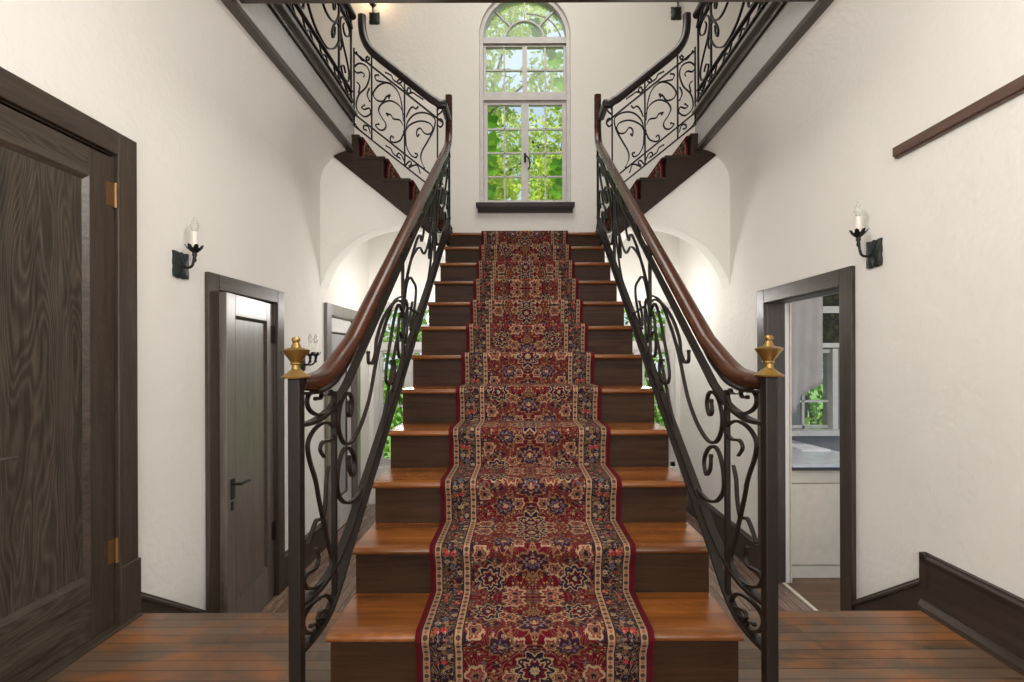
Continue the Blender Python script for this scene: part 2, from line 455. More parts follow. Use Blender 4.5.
# ------------------------------------------------------------------ walls
def wall_x(name, x0, x1, y0, y1, z0, z1, holes, mat, label):
    """wall square to x with door holes (ya, yb, zb, zt)"""
    m = MB(); y = y0
    for ya, yb, zb, zt in sorted(holes):
        if ya > y: m.box((x0, y, z0), (x1, ya, z1))
        if zt < z1: m.box((x0, ya, zt), (x1, yb, z1))
        if zb > z0: m.box((x0, ya, z0), (x1, yb, zb))
        y = yb
    m.box((x0, y, z0), (x1, y1, z1))
    return struct(name, m, mat, label, 'wall')
R0 = .28   # cove radius
D1 = (1.16, 2.01, 0, 1.97); D2 = (2.68, 3.33, LOW, 1.50); D3 = (4.27, 4.93, LOW, 1.50); D4 = (2.665, 3.49, LOW, 1.505)
wall_x('wall_left', XL-.16, XL, FRONT, YB, LOW, SOFF-R0, [D1, D2, D3], WALL, 'cream plaster wall left of the stairs with three dark doors')
wall_x('wall_right', XR, XR+.16, FRONT, YB, LOW, SOFF-R0, [D4], WALL, 'cream plaster wall right of the stairs with one open doorway')
# coves under the gallery edges, and the entry ceiling
for s, w in ((-1, 'left'), (1, 'right')):
    m = MB(); pts = [(HW+.16, SOFF-R0), (HW, SOFF-R0)]
    for i in range(11):
        a = PI/2*i/10
        pts.append((HW-R0+R0*math.cos(a), SOFF-R0+R0*math.sin(a)))
    pts += [(GX+.003, SOFF), (GX+.003, SOFF+.05), (HW+.16, SOFF+.05)]
    m.prism([(mx(s, p[0]), p[1]) for p in pts], 'y', FRONT, YA+.02)
    struct('ceiling_cove_'+w, m, WALL, 'curved plaster cove from the %s wall up to the gallery edge' % w, 'ceiling', smooth=True, angle=.6)
struct('ceiling', MB().box((mx(-1, GX-.001), FRONT, SOFF), (mx(1, GX-.001), YG-.05, SOFF+.06)), WALL, 'plaster ceiling of the entry below the cross gallery', 'ceiling')

# arch wall below each side flight
SB = lambda xc: 2.859-.815*(1.66-xc)       # underside of the side flight, xc from centre
def arch_cols(m, cxx, zs, R, x0, x1, topf, y0, y1, n=26):
    """wall column by column above a round arch between x0 and x1 (centred coordinates)"""
    xs = sorted(set([x0, x1]+[cxx-R*math.cos(PI*i/n) for i in range(n+1)]))
    xs = [x for x in xs if x0-1e-6 <= x <= x1+1e-6]
    def low(x):
        d = R*R-(x-cxx)**2
        return zs+math.sqrt(d) if d > 0 else zs
    return xs, low
for s, w in ((-1, 'left'), (1, 'right')):
    m = MB(); cxx, zs, R = 1.065, 1.53, .712
    xs = [.70+(HW-.70)*i/40 for i in range(41)]
    def low(x):
        d = R*R-(x-cxx)**2
        return zs+math.sqrt(max(d, 0))
    def top(x): return max(min(SB(x)+.06, 2.95), low(x)+.04)
    for i in range(40):
        a, b = xs[i], xs[i+1]; n = len(m.v)
        for yy in (YA, YA+.16):
            for xx, zz in ((a, low(a)), (b, low(b)), (b, top(b)), (a, top(a))): m.v.append((mx(s, xx), yy, zz))
        m.f += [(n, n+1, n+2, n+3), (n+7, n+6, n+5, n+4), (n, n+4, n+5, n+1), (n+3, n+2, n+6, n+7)]
        if i == 39: m.f.append((n+1, n+5, n+6, n+2))
        if i == 0: m.f.append((n, n+3, n+7, n+4))
    struct('wall_arch_'+w, m, WALL, 'plaster wall with round arch under the %s upper flight' % w, 'wall')
    # sloping soffit of the side flight
    m = MB(); m.prism([(mx(s, .70), SB(.70)-.0), (mx(s, HW+.3), SB(HW+.3)), (mx(s, HW+.3), SB(HW+.3)+.05), (mx(s, .70), SB(.70)+.05)], 'y', YA+.02, YB)
    struct('ceiling_flight_'+w, m, WALL_IN, 'white sloping soffit below the %s upper flight' % w, 'ceiling')
struct('ceiling_landing', MB().box((mx(-1, .72), 4.66, LAND-.40), (mx(1, .72), YB, LAND-.36)), WALL_IN, 'plaster soffit under the stair landing', 'ceiling')

# back wall with one arched opening and two low windows
WCX, WHW, WZ0, WZS = .062, .515, 2.835, 4.74
LWX0, LWX1, LWZ0, LWZ1 = .93, 1.70, -.12, 1.74
m = MB(); y0, y1 = YB, YB+.22
XO = 3.2
def bx(xa, xb, za, zb): m.box((xa, y0, za), (xb, y1, zb))
bx(-XO, XO, LWZ1, WZ0)
bx(-XO, XO, LOW-.1, LWZ0)
bx(-XO, mx(-1, LWX1), LWZ0, LWZ1); bx(mx(-1, LWX0), mx(1, LWX0), LWZ0, LWZ1); bx(mx(1, LWX1), XO, LWZ0, LWZ1)
bx(-XO, WCX-WHW, WZ0, 6.2); bx(WCX+WHW, XO, WZ0, 6.2)
K = 28
for i in range(K):
    a0, a1 = PI*i/K, PI*(i+1)/K
    p0 = (WCX+WHW*math.cos(a0), WZS+WHW*math.sin(a0)); p1 = (WCX+WHW*math.cos(a1), WZS+WHW*math.sin(a1))
    m.prism([p0, p1, (p1[0], 6.2), (p0[0], 6.2)], 'y', y0, y1)
struct('wall_back', m, WALL, 'cream back wall behind the landing with the arched window', 'wall')
for s, w in ((-1, 'left'), (1, 'right')):
    struct('wall_gallery_'+w, MB().box((mx(s, 3.0), .60, GZ), (mx(s, 3.15), YB, 6.2)), WALL, 'plaster wall along the back of the %s gallery' % w, 'wall')
    m = MB().box((mx(s, GX), YG-1.4, GZ-.08), (mx(s, 3.0), YA, GZ)).box((mx(s, 1.60), YA, GZ-.08), (mx(s, 3.0), YB, GZ))
    struct('floor_gallery_'+w, m, HALLF, 'board floor of the %s upper gallery' % w, 'floor')
    # gallery edge: plaster band between dark mouldings
    t = thing('trim_'+('1' if s < 0 else '2'), (mx(s, GX), 3.2, SOFF), 'plaster band with dark mouldings along the %s gallery edge' % w, 'gallery edge', None, 'structure')
    MB().box((mx(s, GX), YG, SOFF), (mx(s, GX+.05), YA+.04, GZ)).build('plaster_band', FASC_SHADED, t)
    m = MB().box((mx(s, GX-.022), YG-.3, SOFF-.02), (mx(s, GX+.03), YA+.0, SOFF+.012)).box((mx(s, GX-.012), YG, SOFF+.012), (mx(s, GX+.03), YA, SOFF+.030))
    m.build('base_molding', TRIMW, t, bevel=.004)
    m = MB().box((mx(s, GX-.018), YG, GZ-.066), (mx(s, GX+.03), YA, GZ-.058)).box((mx(s, GX-.012), YG, GZ-.050), (mx(s, GX+.03), YA, GZ-.018)).box((mx(s, GX-.045), YG, GZ-.018), (mx(s, GX+.06), YA, GZ+.010))
    m.build('crown_molding', TRIM_ED, t, bevel=.004)
struct('ceiling_upper', MB().box((-3.2, .6, 6.2), (3.2, YB+.22, 6.3)), WALL, 'plaster ceiling high above the landing', 'ceiling')
struct('wall_front', MB().box((XL-.16, FRONT-.15, -.12), (XR+.16, FRONT, SOFF+.06)), WALL, 'plaster wall at the entry end of the hall', 'wall')
struct('wall_upper_front', MB().box((-3.2, .60, GZ), (3.2, .72, 6.2)), WALL, 'plaster wall behind the cross gallery', 'wall')
struct('floor_cross_gallery', MB().box((mx(-1, GX)+.001, .60, GZ-.08), (mx(1, GX)-.001, YG-.051, GZ)), HALLF, 'board floor of the cross gallery overhead', 'floor')
# cross gallery edge overhead
t = thing('trim_3', (CX, YG, SOFF), 'dark moulded edge of the cross gallery overhead', 'gallery edge', None, 'structure')
MB().box((mx(-1, GX-.001), YG-.05, SOFF+.05), (mx(1, GX-.001), YG, GZ)).build('plaster_band', FASC_SHADED, t)
MB().box((mx(-1, GX-.03), YG-.05, SOFF+.018), (mx(1, GX-.03), YG+.022, SOFF+.05)).build('base_molding', TRIMW, t, bevel=.004)
MB().box((mx(-1, GX), YG-.05, GZ-.05), (mx(1, GX), YG+.03, GZ+.01)).build('crown_molding', TRIM_ED, t, bevel=.004)

# ------------------------------------------------------------------ main staircase
st = thing('staircase', (CX, RY(1), 0), 'straight dark oak staircase with orange-brown treads rising to the landing', 'staircase')
def nosed(y0, y1, z1, th=.028):
    """tread profile in y,z with a rounded front"""
    r = th/2; pts = [(y1, z1-th), (y1, z1)]
    for i in range(7):
        a = PI/2+PI*i/6
        pts.append((y0+r+r*math.cos(a), z1-r+r*math.sin(a)))
    return pts
for k in range(1, NR+1):
    y0 = RY(k)
    MB().box((mx(-1, .6965), y0, (k-1)*RISE), (mx(1, .6965), y0+.018, k*RISE-.028)).build('riser', RISER, st)
    if k < NR:
        MB().prism(nosed(y0-NOSE, RY(k+1)+.002, k*RISE), 'x', mx(-1, .700), mx(1, .700)).build('tread', TREAD, st, smooth=True, angle=.6)
MB().prism(nosed(RY(NR)-NOSE, YB-.002, LAND), 'x', mx(-1, .735), mx(1, .735)).build('landing', TREAD, st, smooth=True, angle=.6)
for s in (-1, 1):
    pts = [(RY(1)+.02, 0.0)]
    for k in range(1, NR+1):
        pts += [(RY(k)+.02, k*RISE-.03), (RY(k+1)+.02 if k < NR else RY(NR)+.2, k*RISE-.03)]
    pts += [(RY(NR)+.2, LAND-.28), (RY(NR), LAND-.30), (2.2, .02), (2.1, LOW+.002), (1.99, LOW+.002), (1.98, 0)]
    MB().prism(pts, 'x', mx(s, .655), mx(s, .69)).build('stringer', STRING, st)

# runner on the main flight
def runner_strip(prof, place, halfw, name, parent=None, th=.011):
    """prof: list of 2-D points; place(p, w) -> world point for cross offset w"""
    P = [Vector(p) for p in prof]; d = [0]
    for i in range(1, len(P)): d.append(d[-1]+(P[i]-P[i-1]).length)
    m = MB(); cols = 9
    for i, p in enumerate(P):
        for j in range(cols):
            w = halfw*(2*j/(cols-1)-1)
            m.v.append(tuple(place(p, w))); m.uv[len(m.v)-1] = (w/halfw*.40, d[i])
    for i in range(len(P)-1):
        for j in range(cols-1):
            a = i*cols+j
            m.f.append((a, a+1, a+cols+1, a+cols))
    o = m.build(name, RUNNER, parent, smooth=True)
    so = o.modifiers.new('pile', 'SOLIDIFY'); so.thickness = th; so.offset = 0
    return o
def runner_profile(n, y_of, z_of, nose, lift=.010):
    pts = []
    for k in range(1, n+1):
        y, z0, z1 = y_of(k), z_of(k-1), z_of(k)
        if k == 1: pts.append((y-lift, z0+.002))
        else: pts += [(y-lift-.010, z0+lift), (y-lift-.002, z0+lift+.010)]
        for f in (.25, .5, .75): pts.append((y-lift-.006*math.sin(f*PI)-f*nose*.10, z0+(z1-z0-.03)*f))
        yc, zc, rr = y-nose+.014, z1-.014, .014+lift
        for i in range(8):
            a = PI+.25-(PI/2+.25)*i/7
            pts.append((yc+rr*math.cos(a), zc+rr*math.sin(a)))
        y2 = y_of(k+1) if k < n else y+.55
        for f in (.33, .66): pts.append((y-nose+.02+(y2-y)*f, z1+lift-.001))
        if k == n: pts.append((y2, z1+lift-.001))
    return pts
pr = runner_profile(NR, RY, lambda k: k*RISE, NOSE)
o = runner_strip(pr, lambda p, w: (CX+w, p[0], p[1]), .398, 'stair_runner')
tag(o, 'red Persian carpet runner with cream striped borders down the central stairs', 'stair runner')

# ------------------------------------------------------------------ side flights
SR, SRISE = .215, .186
SX = lambda k: .775+SR*(k-1)         # riser k from the centre line
for s, w in ((-1, 'left'), (1, 'right')):
    t = thing('side_stairs', (mx(s, .78), YA, LAND), 'short dark flight of steps climbing %s from the landing to the gallery' % w, 'stairs', 'upper flights off the landing')
    for k in range(1, 6):
        x = SX(k); z0, z1 = LAND+(k-1)*SRISE, LAND+k*SRISE
        MB().box((mx(s, x), YA+.002, z0), (mx(s, x+.018), YB-.002, z1-.026)).build('riser', RISER, t)
        pts = nosed(x-.022, SX(k+1)+.002 if k < 5 else 1.62, z1, .026)
        MB().prism([(mx(s, p[0]), p[1]) for p in pts], 'y', YA-.03, YB-.002).build('tread', STRING, t, smooth=True, angle=.6)
    # face stringer cut to the steps
    pts = [(.752, LAND-.02), (SX(1), LAND-.02)]
    for k in range(1, 6):
        if SX(k) > 1.45: break
        pts += [(SX(k), LAND+k*SRISE-.026), (min(SX(k+1), 1.50), LAND+k*SRISE-.026)]
    pts += [(1.50, 2.885), (1.60, 2.895), (1.655, 2.862), (1.62, SB(1.62)-.003), (.752, SB(.752))]
    MB().prism([(mx(s, p[0]), p[1]) for p in pts], 'y', YA-.025, YA-.001).build('stringer', STRING, t)
    pr = runner_profile(5, SX, lambda k: LAND+k*SRISE, .022)
    pr = [p for p in pr if p[0] < 1.60]
    o = runner_strip(pr, lambda p, ww, s=s: (mx(s, p[0]), 4.545+ww*1.0, p[1]), .40, 'stair_runner')
    tag(o, 'matching red carpet runner on the short upper flight going %s' % w, 'stair runner')

# ------------------------------------------------------------------ ironwork
def taper(n, a=.45):
    out = []
    for i in range(n):
        e = min(i, n-1-i)/max(1, n-1)
        out.append((1, a+(1-a)*min(1, e/.12)))
    return out
def scroll(pts, mapf, B, w, th, parent, mat, name='scroll', tip=True):
    P = cr([mapf(*p) for p in pts], 5)
    m = MB(); m.sweep(P, B, RECT(w, th), taper(len(P)))
    if tip:      # small forged bud at the curled end
        e = P[-1]
        r = th*.75
        Bv = Vector(B)
        m2 = [e+Bv*(w*.5), e-Bv*(w*.5)]
        m.tube(m2, r, 8)
    return m.build(name, mat, parent, smooth=True, angle=.7)
def bar(path, B, w, th, parent, mat, name):
    return MB().sweep(path, B, RECT(w, th)).build(name, mat, parent)

ARMS = {
 'a1': [(-.03,.532),(-.191,.600),(-.36,.585),(-.47,.540),(-.54,.478),(-.60,.436),(-.695,.425),(-.79,.450),(-.865,.505),(-.915,.578),(-.934,.650),(-.905,.692),(-.855,.682),(-.809,.635),(-.795,.585),(-.818,.566),(-.844,.60),(-.837,.634)],
 'a2': [(-.02,.30),(-.10,.38),(-.22,.30),(-.40,.17),(-.619,.140),(-.76,.200),(-.865,.289),(-.934,.390),(-.945,.455),(-.92,.500),(-.872,.495),(-.809,.430),(-.765,.345),(-.785,.310),(-.825,.370),(-.832,.425)],
 'a3': [(-.02,.49),(-.12,.565),(-.26,.62),(-.399,.640),(-.482,.615),(-.50,.570),(-.545,.560),(-.595,.60),(-.60,.645)],
 'a4': [(-.02,.44),(-.09,.525),(-.17,.52),(-.261,.444),(-.335,.361),(-.317,.290),(-.238,.230),(-.175,.235),(-.185,.300),(-.235,.335)],
 'a5': [(-.005,.40),(-.05,.455),(-.095,.42),(-.112,.33),(-.09,.25),(-.055,.22)],
 'a6': [(-.01,.20),(-.06,.15),(-.14,.125),(-.20,.15),(-.21,.20),(-.175,.215)],
}
def spiral(cu, cv, r, turns=1.4, a0=0, n=14, sgn=1):
    return [(cu+r*(1-.75*i/(n-1))*math.cos(a0+sgn*2*PI*turns*i/(n-1)), cv+r*(1-.75*i/(n-1))*math.sin(a0+sgn*2*PI*turns*i/(n-1))) for i in range(n)]

NEWEL_Y, RAILX, TOPY, RC = 1.37, .6745, 4.36, .0345
TREE = 2.62
for s, w in ((-1, 'left'), (1, 'right')):
    x = RC+s*RAILX; B = (1, 0, 0)
    t = thing('stair_railing', (x, NEWEL_Y, 0), 'wrought iron scroll railing with red-brown wooden handrail along the %s side of the central stairs' % w, 'railing', 'iron railings of the central stairs')
    U = lambda u, v, x=x: (x, TREE+u, nos(TREE+u)+v)
    A = lambda Y, z, x=x: (x, Y, z)
    # newel with brass finial
    nw = MB().box((x-.0175, NEWEL_Y-.0175, 0), (x+.0175, NEWEL_Y+.0175, 1.062)).build('newel_post', IRON, t, bevel=.004)
    f = MB().lathe([(rr_*.88, zz_*.74) for rr_, zz_ in [(.044, 0), (.046, .006), (.030, .018), (.022, .026), (.014, .034), (.013, .050), (.018, .054), (.016, .060), (.026, .078), (.041, .102), (.043, .108), (.036, .112), (.016, .118), (.012, .130), (.009, .138), (.013, .143), (.014, .150), (.009, .158), (.002, .160)]], (x, NEWEL_Y, 1.062), 16)
    fo = f.build('finial', BRASS, nw, smooth=True, angle=.5)
    tag(fo, 'brass urn finial')
    # long bars; each eases to the newel
    def eased(v, near, x=x, y1=TOPY):
        ye = near[-1]+.0
        pts = [A(*p) for p in near[0]]+[A(ye, nos(ye)+v)]
        P = cr(pts, 5)
        P += [Vector(A(ye+(y1-ye)*i/10, nos(ye+(y1-ye)*i/10)+v)) for i in range(1, 11)]
        return P
    bar(eased(.085, ([(1.385, .272), (1.50, .262), (1.60, .278), (1.68, .324)], 1.76)), B, .030, .011, t, IRON, 'flat_bar')
    bar(eased(.158, ([(1.385, .405), (1.50, .392), (1.60, .400), (1.68, .425)], 1.78)), B, .030, .011, t, IRON, 'flat_bar')
    bar(eased(.715, ([(1.385, .925), (1.48, .922), (1.57, .936), (1.65, .960)], 1.76)), B, .030, .011, t, IRON, 'flat_bar')
    bar(eased(.792, ([(1.385, 1.016), (1.50, 1.012), (1.58, 1.021), (1.66, 1.043)], 1.77)), B, .026, .008, t, IRON, 'rail_core')
    # handrail
    v = .832
    pts = [A(NEWEL_Y+.019, 1.048), A(1.47, 1.046), A(1.56, 1.058), A(1.64, 1.088), A(1.72, 1.128), A(1.82, nos(1.82)+v)]
    P = cr(pts, 6)
    ye = TOPY-.16
    P += [Vector(A(1.82+(ye-1.82)*i/12, nos(1.82+(ye-1.82)*i/12)+v)) for i in range(1, 13)]
    ze = nos(ye)+v
    P += cr([A(ye, ze), A(ye+.085, ze+.075), A(ye+.135, ze+.17), A(ye+.15, ze+.30), A(ye+.15, 3.49)], 5)[1:]
    sc = [.72+.28*min(1, i/5) for i in range(len(P))]
    h = MB(); h.sweep(P, B, rnd(.062, .052, .42, 4), [(a, a) for a in sc]); h.build('handrail', RAILW, t, smooth=True, angle=.8)
    # rail supports between upper bar and rail: fine
    # pickets
    for yp in (1.647, TREE, 3.59):
        top = nos(yp)+.785; bot = nos(yp)+.085
        MB().box((x-.008, yp-.008, bot), (x+.008, yp+.008, top)).build('picket', IRON, t)
    MB().box((x-.009, TOPY-.012, nos(TOPY)-.02), (x+.009, TOPY+.012, 3.40)).build('picket', IRONB, t)
    # collar on the tree
    MB().box((x-.014, TREE-.018, nos(TREE)+.27), (x+.014, TREE+.018, nos(TREE)+.31)).build('collar', IRON, t)
    for key, pts in ARMS.items():
        scroll(pts, U, B, .013, .0095, t, IRON)
        q = [(-u*.98, vv) for u, vv in pts]
        scroll(q, U, B, .013, .0095, t, IRONB)
    # newel bay
    CS = [(1.576,.996),(1.609,.997),(1.622,1.008),(1.639,.985),(1.617,.954),(1.569,.937),(1.508,.941),(1.459,.960),(1.440,.985),(1.455,1.010),(1.505,1.015),(1.545,1.004),(1.530,.989),(1.500,.992)]
    S1 = [(1.564,.795),(1.533,.826),(1.553,.847),(1.609,.842),(1.645,.856),(1.636,.887),(1.569,.908),(1.493,.898),(1.445,.865),(1.452,.815),(1.498,.736),(1.523,.667),(1.583,.525),(1.619,.44),(1.593,.400),(1.517,.400),(1.441,.427),(1.413,.46),(1.433,.474),(1.5,.465),(1.517,.487),(1.505,.519)]
    S2 = [(1.601,.757),(1.580,.717),(1.572,.652),(1.55,.60),(1.50,.61),(1.445,.56)]
    S3 = [(1.545,.282),(1.567,.262),(1.540,.270),(1.510,.300),(1.536,.308),(1.593,.285),(1.619,.29),(1.602,.318),(1.554,.350),(1.474,.366),(1.420,.360),(1.406,.338),(1.425,.305),(1.474,.275),(1.512,.268),(1.495,.292),(1.462,.303)]
    for pts in (CS, S1, S2, S3): scroll(pts, A, B, .0115, .0085, t, IRON)
    # last bay before the landing
    E = lambda u, vv, x=x: (x, 3.59+u*1.2, nos(3.59+u*1.2)+vv)
    for pts in ([(.30,.56),(.24,.50),(.32,.46),(.46,.52),(.56,.62),(.48,.68),(.30,.66),(.14,.56),(.08,.42),(.16,.30),(.34,.22),(.50,.22)],
                [(.30,.30),(.38,.34),(.46,.28),(.38,.20),(.22,.19),(.10,.24),(.06,.34)],
                [(.52,.30),(.58,.40),(.50,.46),(.40,.40)], [(.02,.20),(.04,.36),(.12,.50),(.22,.60),(.32,.58),(.34,.52),(.28,.50)], [(.60,.14),(.56,.30),(.44,.38),(.34,.40),(.28,.36),(.32,.31)], [(.05,.60),(.12,.66),(.20,.63),(.26,.67)], [(.10,.16),(.18,.13),(.24,.17),(.32,.14)], [(.36,.68),(.42,.63),(.50,.67),(.57,.63)]):
        scroll(pts, E, B, .017, .010, t, IRONB)
    # small volutes between the upper bar and the rail
    for u0 in (.16, .60, .97, 1.35):
        for q in (1, -1):
            c0 = [(u0+q*p[0], p[1]) for p in [(.20,.752),(.14,.768),(.09,.744),(.05,.735)]]
            scroll(c0, U, B, .014, .007, t, IRONB)

# side flight railings
ZN = 3.03
for s, w in ((-1, 'left'), (1, 'right')):
    y = YA-.005; B = (0, 1, 0); k = .00163
    t = thing('flight_railing', (mx(s, .70), y, LAND), 'black iron scroll railing with dark handrail on the short flight climbing %s' % w, 'railing', 'iron railings of the upper flights')
    F = lambda zx, zy, s=s: (mx(s, 1.025+(zx-230)*k), y, ZN+(395-zy)*k)
    sl = .80
    Z = lambda xc, z0: z0+(xc-1.025)*sl      # sloped line, z0 at the tree picket
    x0, x1 = .70, 1.455
    def line(z0, xa=x0, xb=x1, s=s): return [(mx(s, xa), y, Z(xa, z0)), (mx(s, xb), y, Z(xb, z0))]
    bar(line(2.752), B, .026, .010, t, IRONB, 'flat_bar')
    bar(line(2.855), B, .026, .010, t, IRONB, 'flat_bar')
    bar(line(3.382), B, .026, .010, t, IRONB, 'flat_bar')
    hp = [(.672, 3.275), (.72, 3.275), (.76, Z(.76, 3.505)+.01), (.82, Z(.82, 3.505)), (1.05, Z(1.05, 3.505)), (1.26, Z(1.26, 3.505)), (1.335, 3.775), (1.372, 3.86), (1.385, 3.95), (1.385, 4.035)]
    MB().sweep(cr([(mx(s, a), y, b) for a, b in hp], 5), B, rnd(.066, .068, .4, 3)).build('handrail', RAILD, t, smooth=True, angle=.8)
    MB().sweep(cr([(mx(s, .69), y-.02, 3.275), (mx(s, .69), y+.10, 3.275), (mx(s, .69), TOPY-.045, 3.275)], 4), (1, 0, 0), rnd(.060, .064, .4, 3)).build('handrail_return', RAILD, t, smooth=True, angle=.8)
    for xp in (.745, 1.025, 1.305, 1.455):
        top = min(Z(xp, 3.48), 3.76)
        MB().box((mx(s, xp)-.006, y-.006, Z(xp, 2.752)), (mx(s, xp)+.006, y+.006, top)).build('picket', IRONB, t)
    MB().box((mx(s, 1.025)-.011, y-.014, ZN-.02), (mx(s, 1.025)+.011, y+.014, ZN+.02)).build('collar', IRONB, t)
    CUR = [
     [(237,330),(245,240),(268,170),(315,131),(362,142),(394,185),(375,220),(342,225),(325,203),(305,193),(312,208)],
     [(300,132),(345,124),(376,116),(384,92),(366,88)],
     [(234,300),(255,252),(300,224),(345,236),(366,270),(350,310),(328,345),(335,372),(360,376),(382,352),(366,345)],
     [(238,355),(255,325),(288,318),(302,298),(326,290),(318,300)],
     [(238,398),(253,430),(285,442),(305,430),(300,408),(290,415)],
     [(225,392),(214,335),(180,297),(140,286),(98,296),(70,325),(80,380),(112,440),(140,490),(145,530),(128,575)],
     [(226,388),(205,352),(150,330),(100,342),(82,370),(96,397),(125,395),(148,368),(166,382),(164,412),(156,402)],
     [(222,312),(206,275),(188,256),(172,266),(160,256)],
     [(224,410),(221,460),(200,505),(172,521),(163,503),(174,500)],
     [(232,165),(250,140),(268,128),(256,112),(244,124),(256,132)], [(268,128),(290,112),(298,92),(328,76)],
     [(228,165),(208,186),(196,170),(210,156),(216,170)], [(208,186),(185,182),(165,196),(135,216)],
     [(232,545),(245,512),(262,498),(270,512),(258,522)], [(250,530),(290,500),(302,475),(326,460)],
     [(228,565),(206,540),(194,552),(206,566)], [(210,575),(168,560),(150,600)],
     [(445,100),(440,86),(455,74),(480,76),(494,50),(465,27),(426,45),(412,90),(430,150),(468,190),(482,235),(476,275),(440,306),(408,290),(415,262),(440,268),(455,258),(440,246)],
     [(412,155),(425,190),(412,225)],
     [(480,125),(464,145),(470,180)],
     [(412,-5),(420,12),(432,2),(422,-8)], [(425,14),(455,8),(480,-30)],
     [(410,395),(420,360),(440,352),(446,370),(432,376)], [(440,395),(470,370),(488,345)],
     [(62,330),(40,320),(28,342),(42,362),(58,350)], [(60,300),(42,288),(30,268),(44,258),(56,270)],
    ]
    for pts in CUR: scroll(pts, F, B, .013, .0095, t, IRONB)

# gallery railings, running towards the viewer along both gallery edges
for s, w in ((-1, 'left'), (1, 'right')):
    x = mx(s, GX-.018); B = (1, 0, 0)
    t = thing('gallery_railing', (x, 3.2, GZ), 'black iron scroll railing along the %s gallery edge above the hall' % w, 'railing', 'iron railings of the gallery')
    ya, yb = YG+.03, YA-.075
    for v, n_ in ((.06, 'flat_bar'), (.15, 'flat_bar'), (.68, 'flat_bar')):
        MB().box((x-.014, ya, GZ+v-.005), (x+.014, yb, GZ+v+.006)).build(n_, IRONB, t)
    MB().sweep([(x, ya, GZ+.80), (x, yb+.025, GZ+.80)], B, rnd(.066, .062, .42, 3)).build('handrail', RAILD, t, smooth=True, angle=.8)
    for yp in (yb-.01, yb-.28, 2.95, ya+.14):
        MB().box((x-.007, yp-.007, GZ+.01), (x+.007, yp+.007, GZ+.78)).build('picket', IRONB, t)
    G = lambda u, v, x=x: (x, 2.95+u, GZ+.06+v*.90)
    for key, pts in ARMS.items():
        scroll([(-u*.86, v) for u, v in pts], G, B, .016, .009, t, IRONB)
        scroll([(u*.62, v) for u, v in pts], G, B, .016, .009, t, IRONB)
    H = lambda u, v, x=x: (x, yb-.28+u, GZ+v)
    for pts in ([(.12,.62),(.09,.57),(.13,.53),(.20,.56),(.24,.62),(.18,.66),(.08,.64),(.03,.56),(.06,.46),(.16,.36),(.22,.28),(.20,.19),(.10,.17),(.05,.22),(.10,.26),(.14,.23)],
                [(.03,.34),(.06,.40),(.03,.45)], [(.04,.09),(.10,.13),(.16,.10),(.22,.12)], [(.04,.74),(.10,.70),(.16,.74),(.22,.71)]):
        scroll(pts, H, B, .014, .008, t, IRONB)
    for j in range(6):
        yy = ya+.18+j*.26
        scroll([(yy, GZ+.75), (yy+.05, GZ+.70), (yy+.10, GZ+.74), (yy+.15, GZ+.70)], lambda a, b, x=x: (x, a, b), B, .012, .007, t, IRONB)
        scroll([(yy, GZ+.13), (yy+.05, GZ+.08), (yy+.10, GZ+.12), (yy+.15, GZ+.08)], lambda a, b, x=x: (x, a, b), B, .012, .007, t, IRONB)

# ------------------------------------------------------------------ doors
def casing(t, s, ya, yb, z0, zt, wd=.098, th=.026, sides=True, mats=(OAK_Z, OAK_Y), plinth=0):
    """flat casing on the hall face of a side wall round an opening"""
    xw = XL if s < 0 else XR; xf = xw-s*th
    m = MB().box((xw, yb, z0), (xf, yb+wd, zt+wd)); m.box((xw+s*.13, yb-.004, z0), (xw-s*.004, yb+.02, zt))
    m.build('jamb', mats[0], t, bevel=.004)
    m = MB().box((xw, ya-wd, z0), (xf, ya, zt+wd)); m.box((xw+s*.13, ya-.02, z0), (xw-s*.004, ya+.004, zt))
    m.build('jamb', mats[0], t, bevel=.004)
    m = MB().box((xw, ya, zt), (xf, yb, zt+wd)); m.box((xw+s*.13, ya, zt-.004), (xw-s*.004, yb, zt+.02))
    m.build('head_casing', mats[1], t, bevel=.004)
    if plinth:
        MB().box((xw, yb-.002, z0), (xf-s*.008, yb+wd+.006, z0+plinth)).build('plinth_block', OAK_Z, t, bevel=.004)
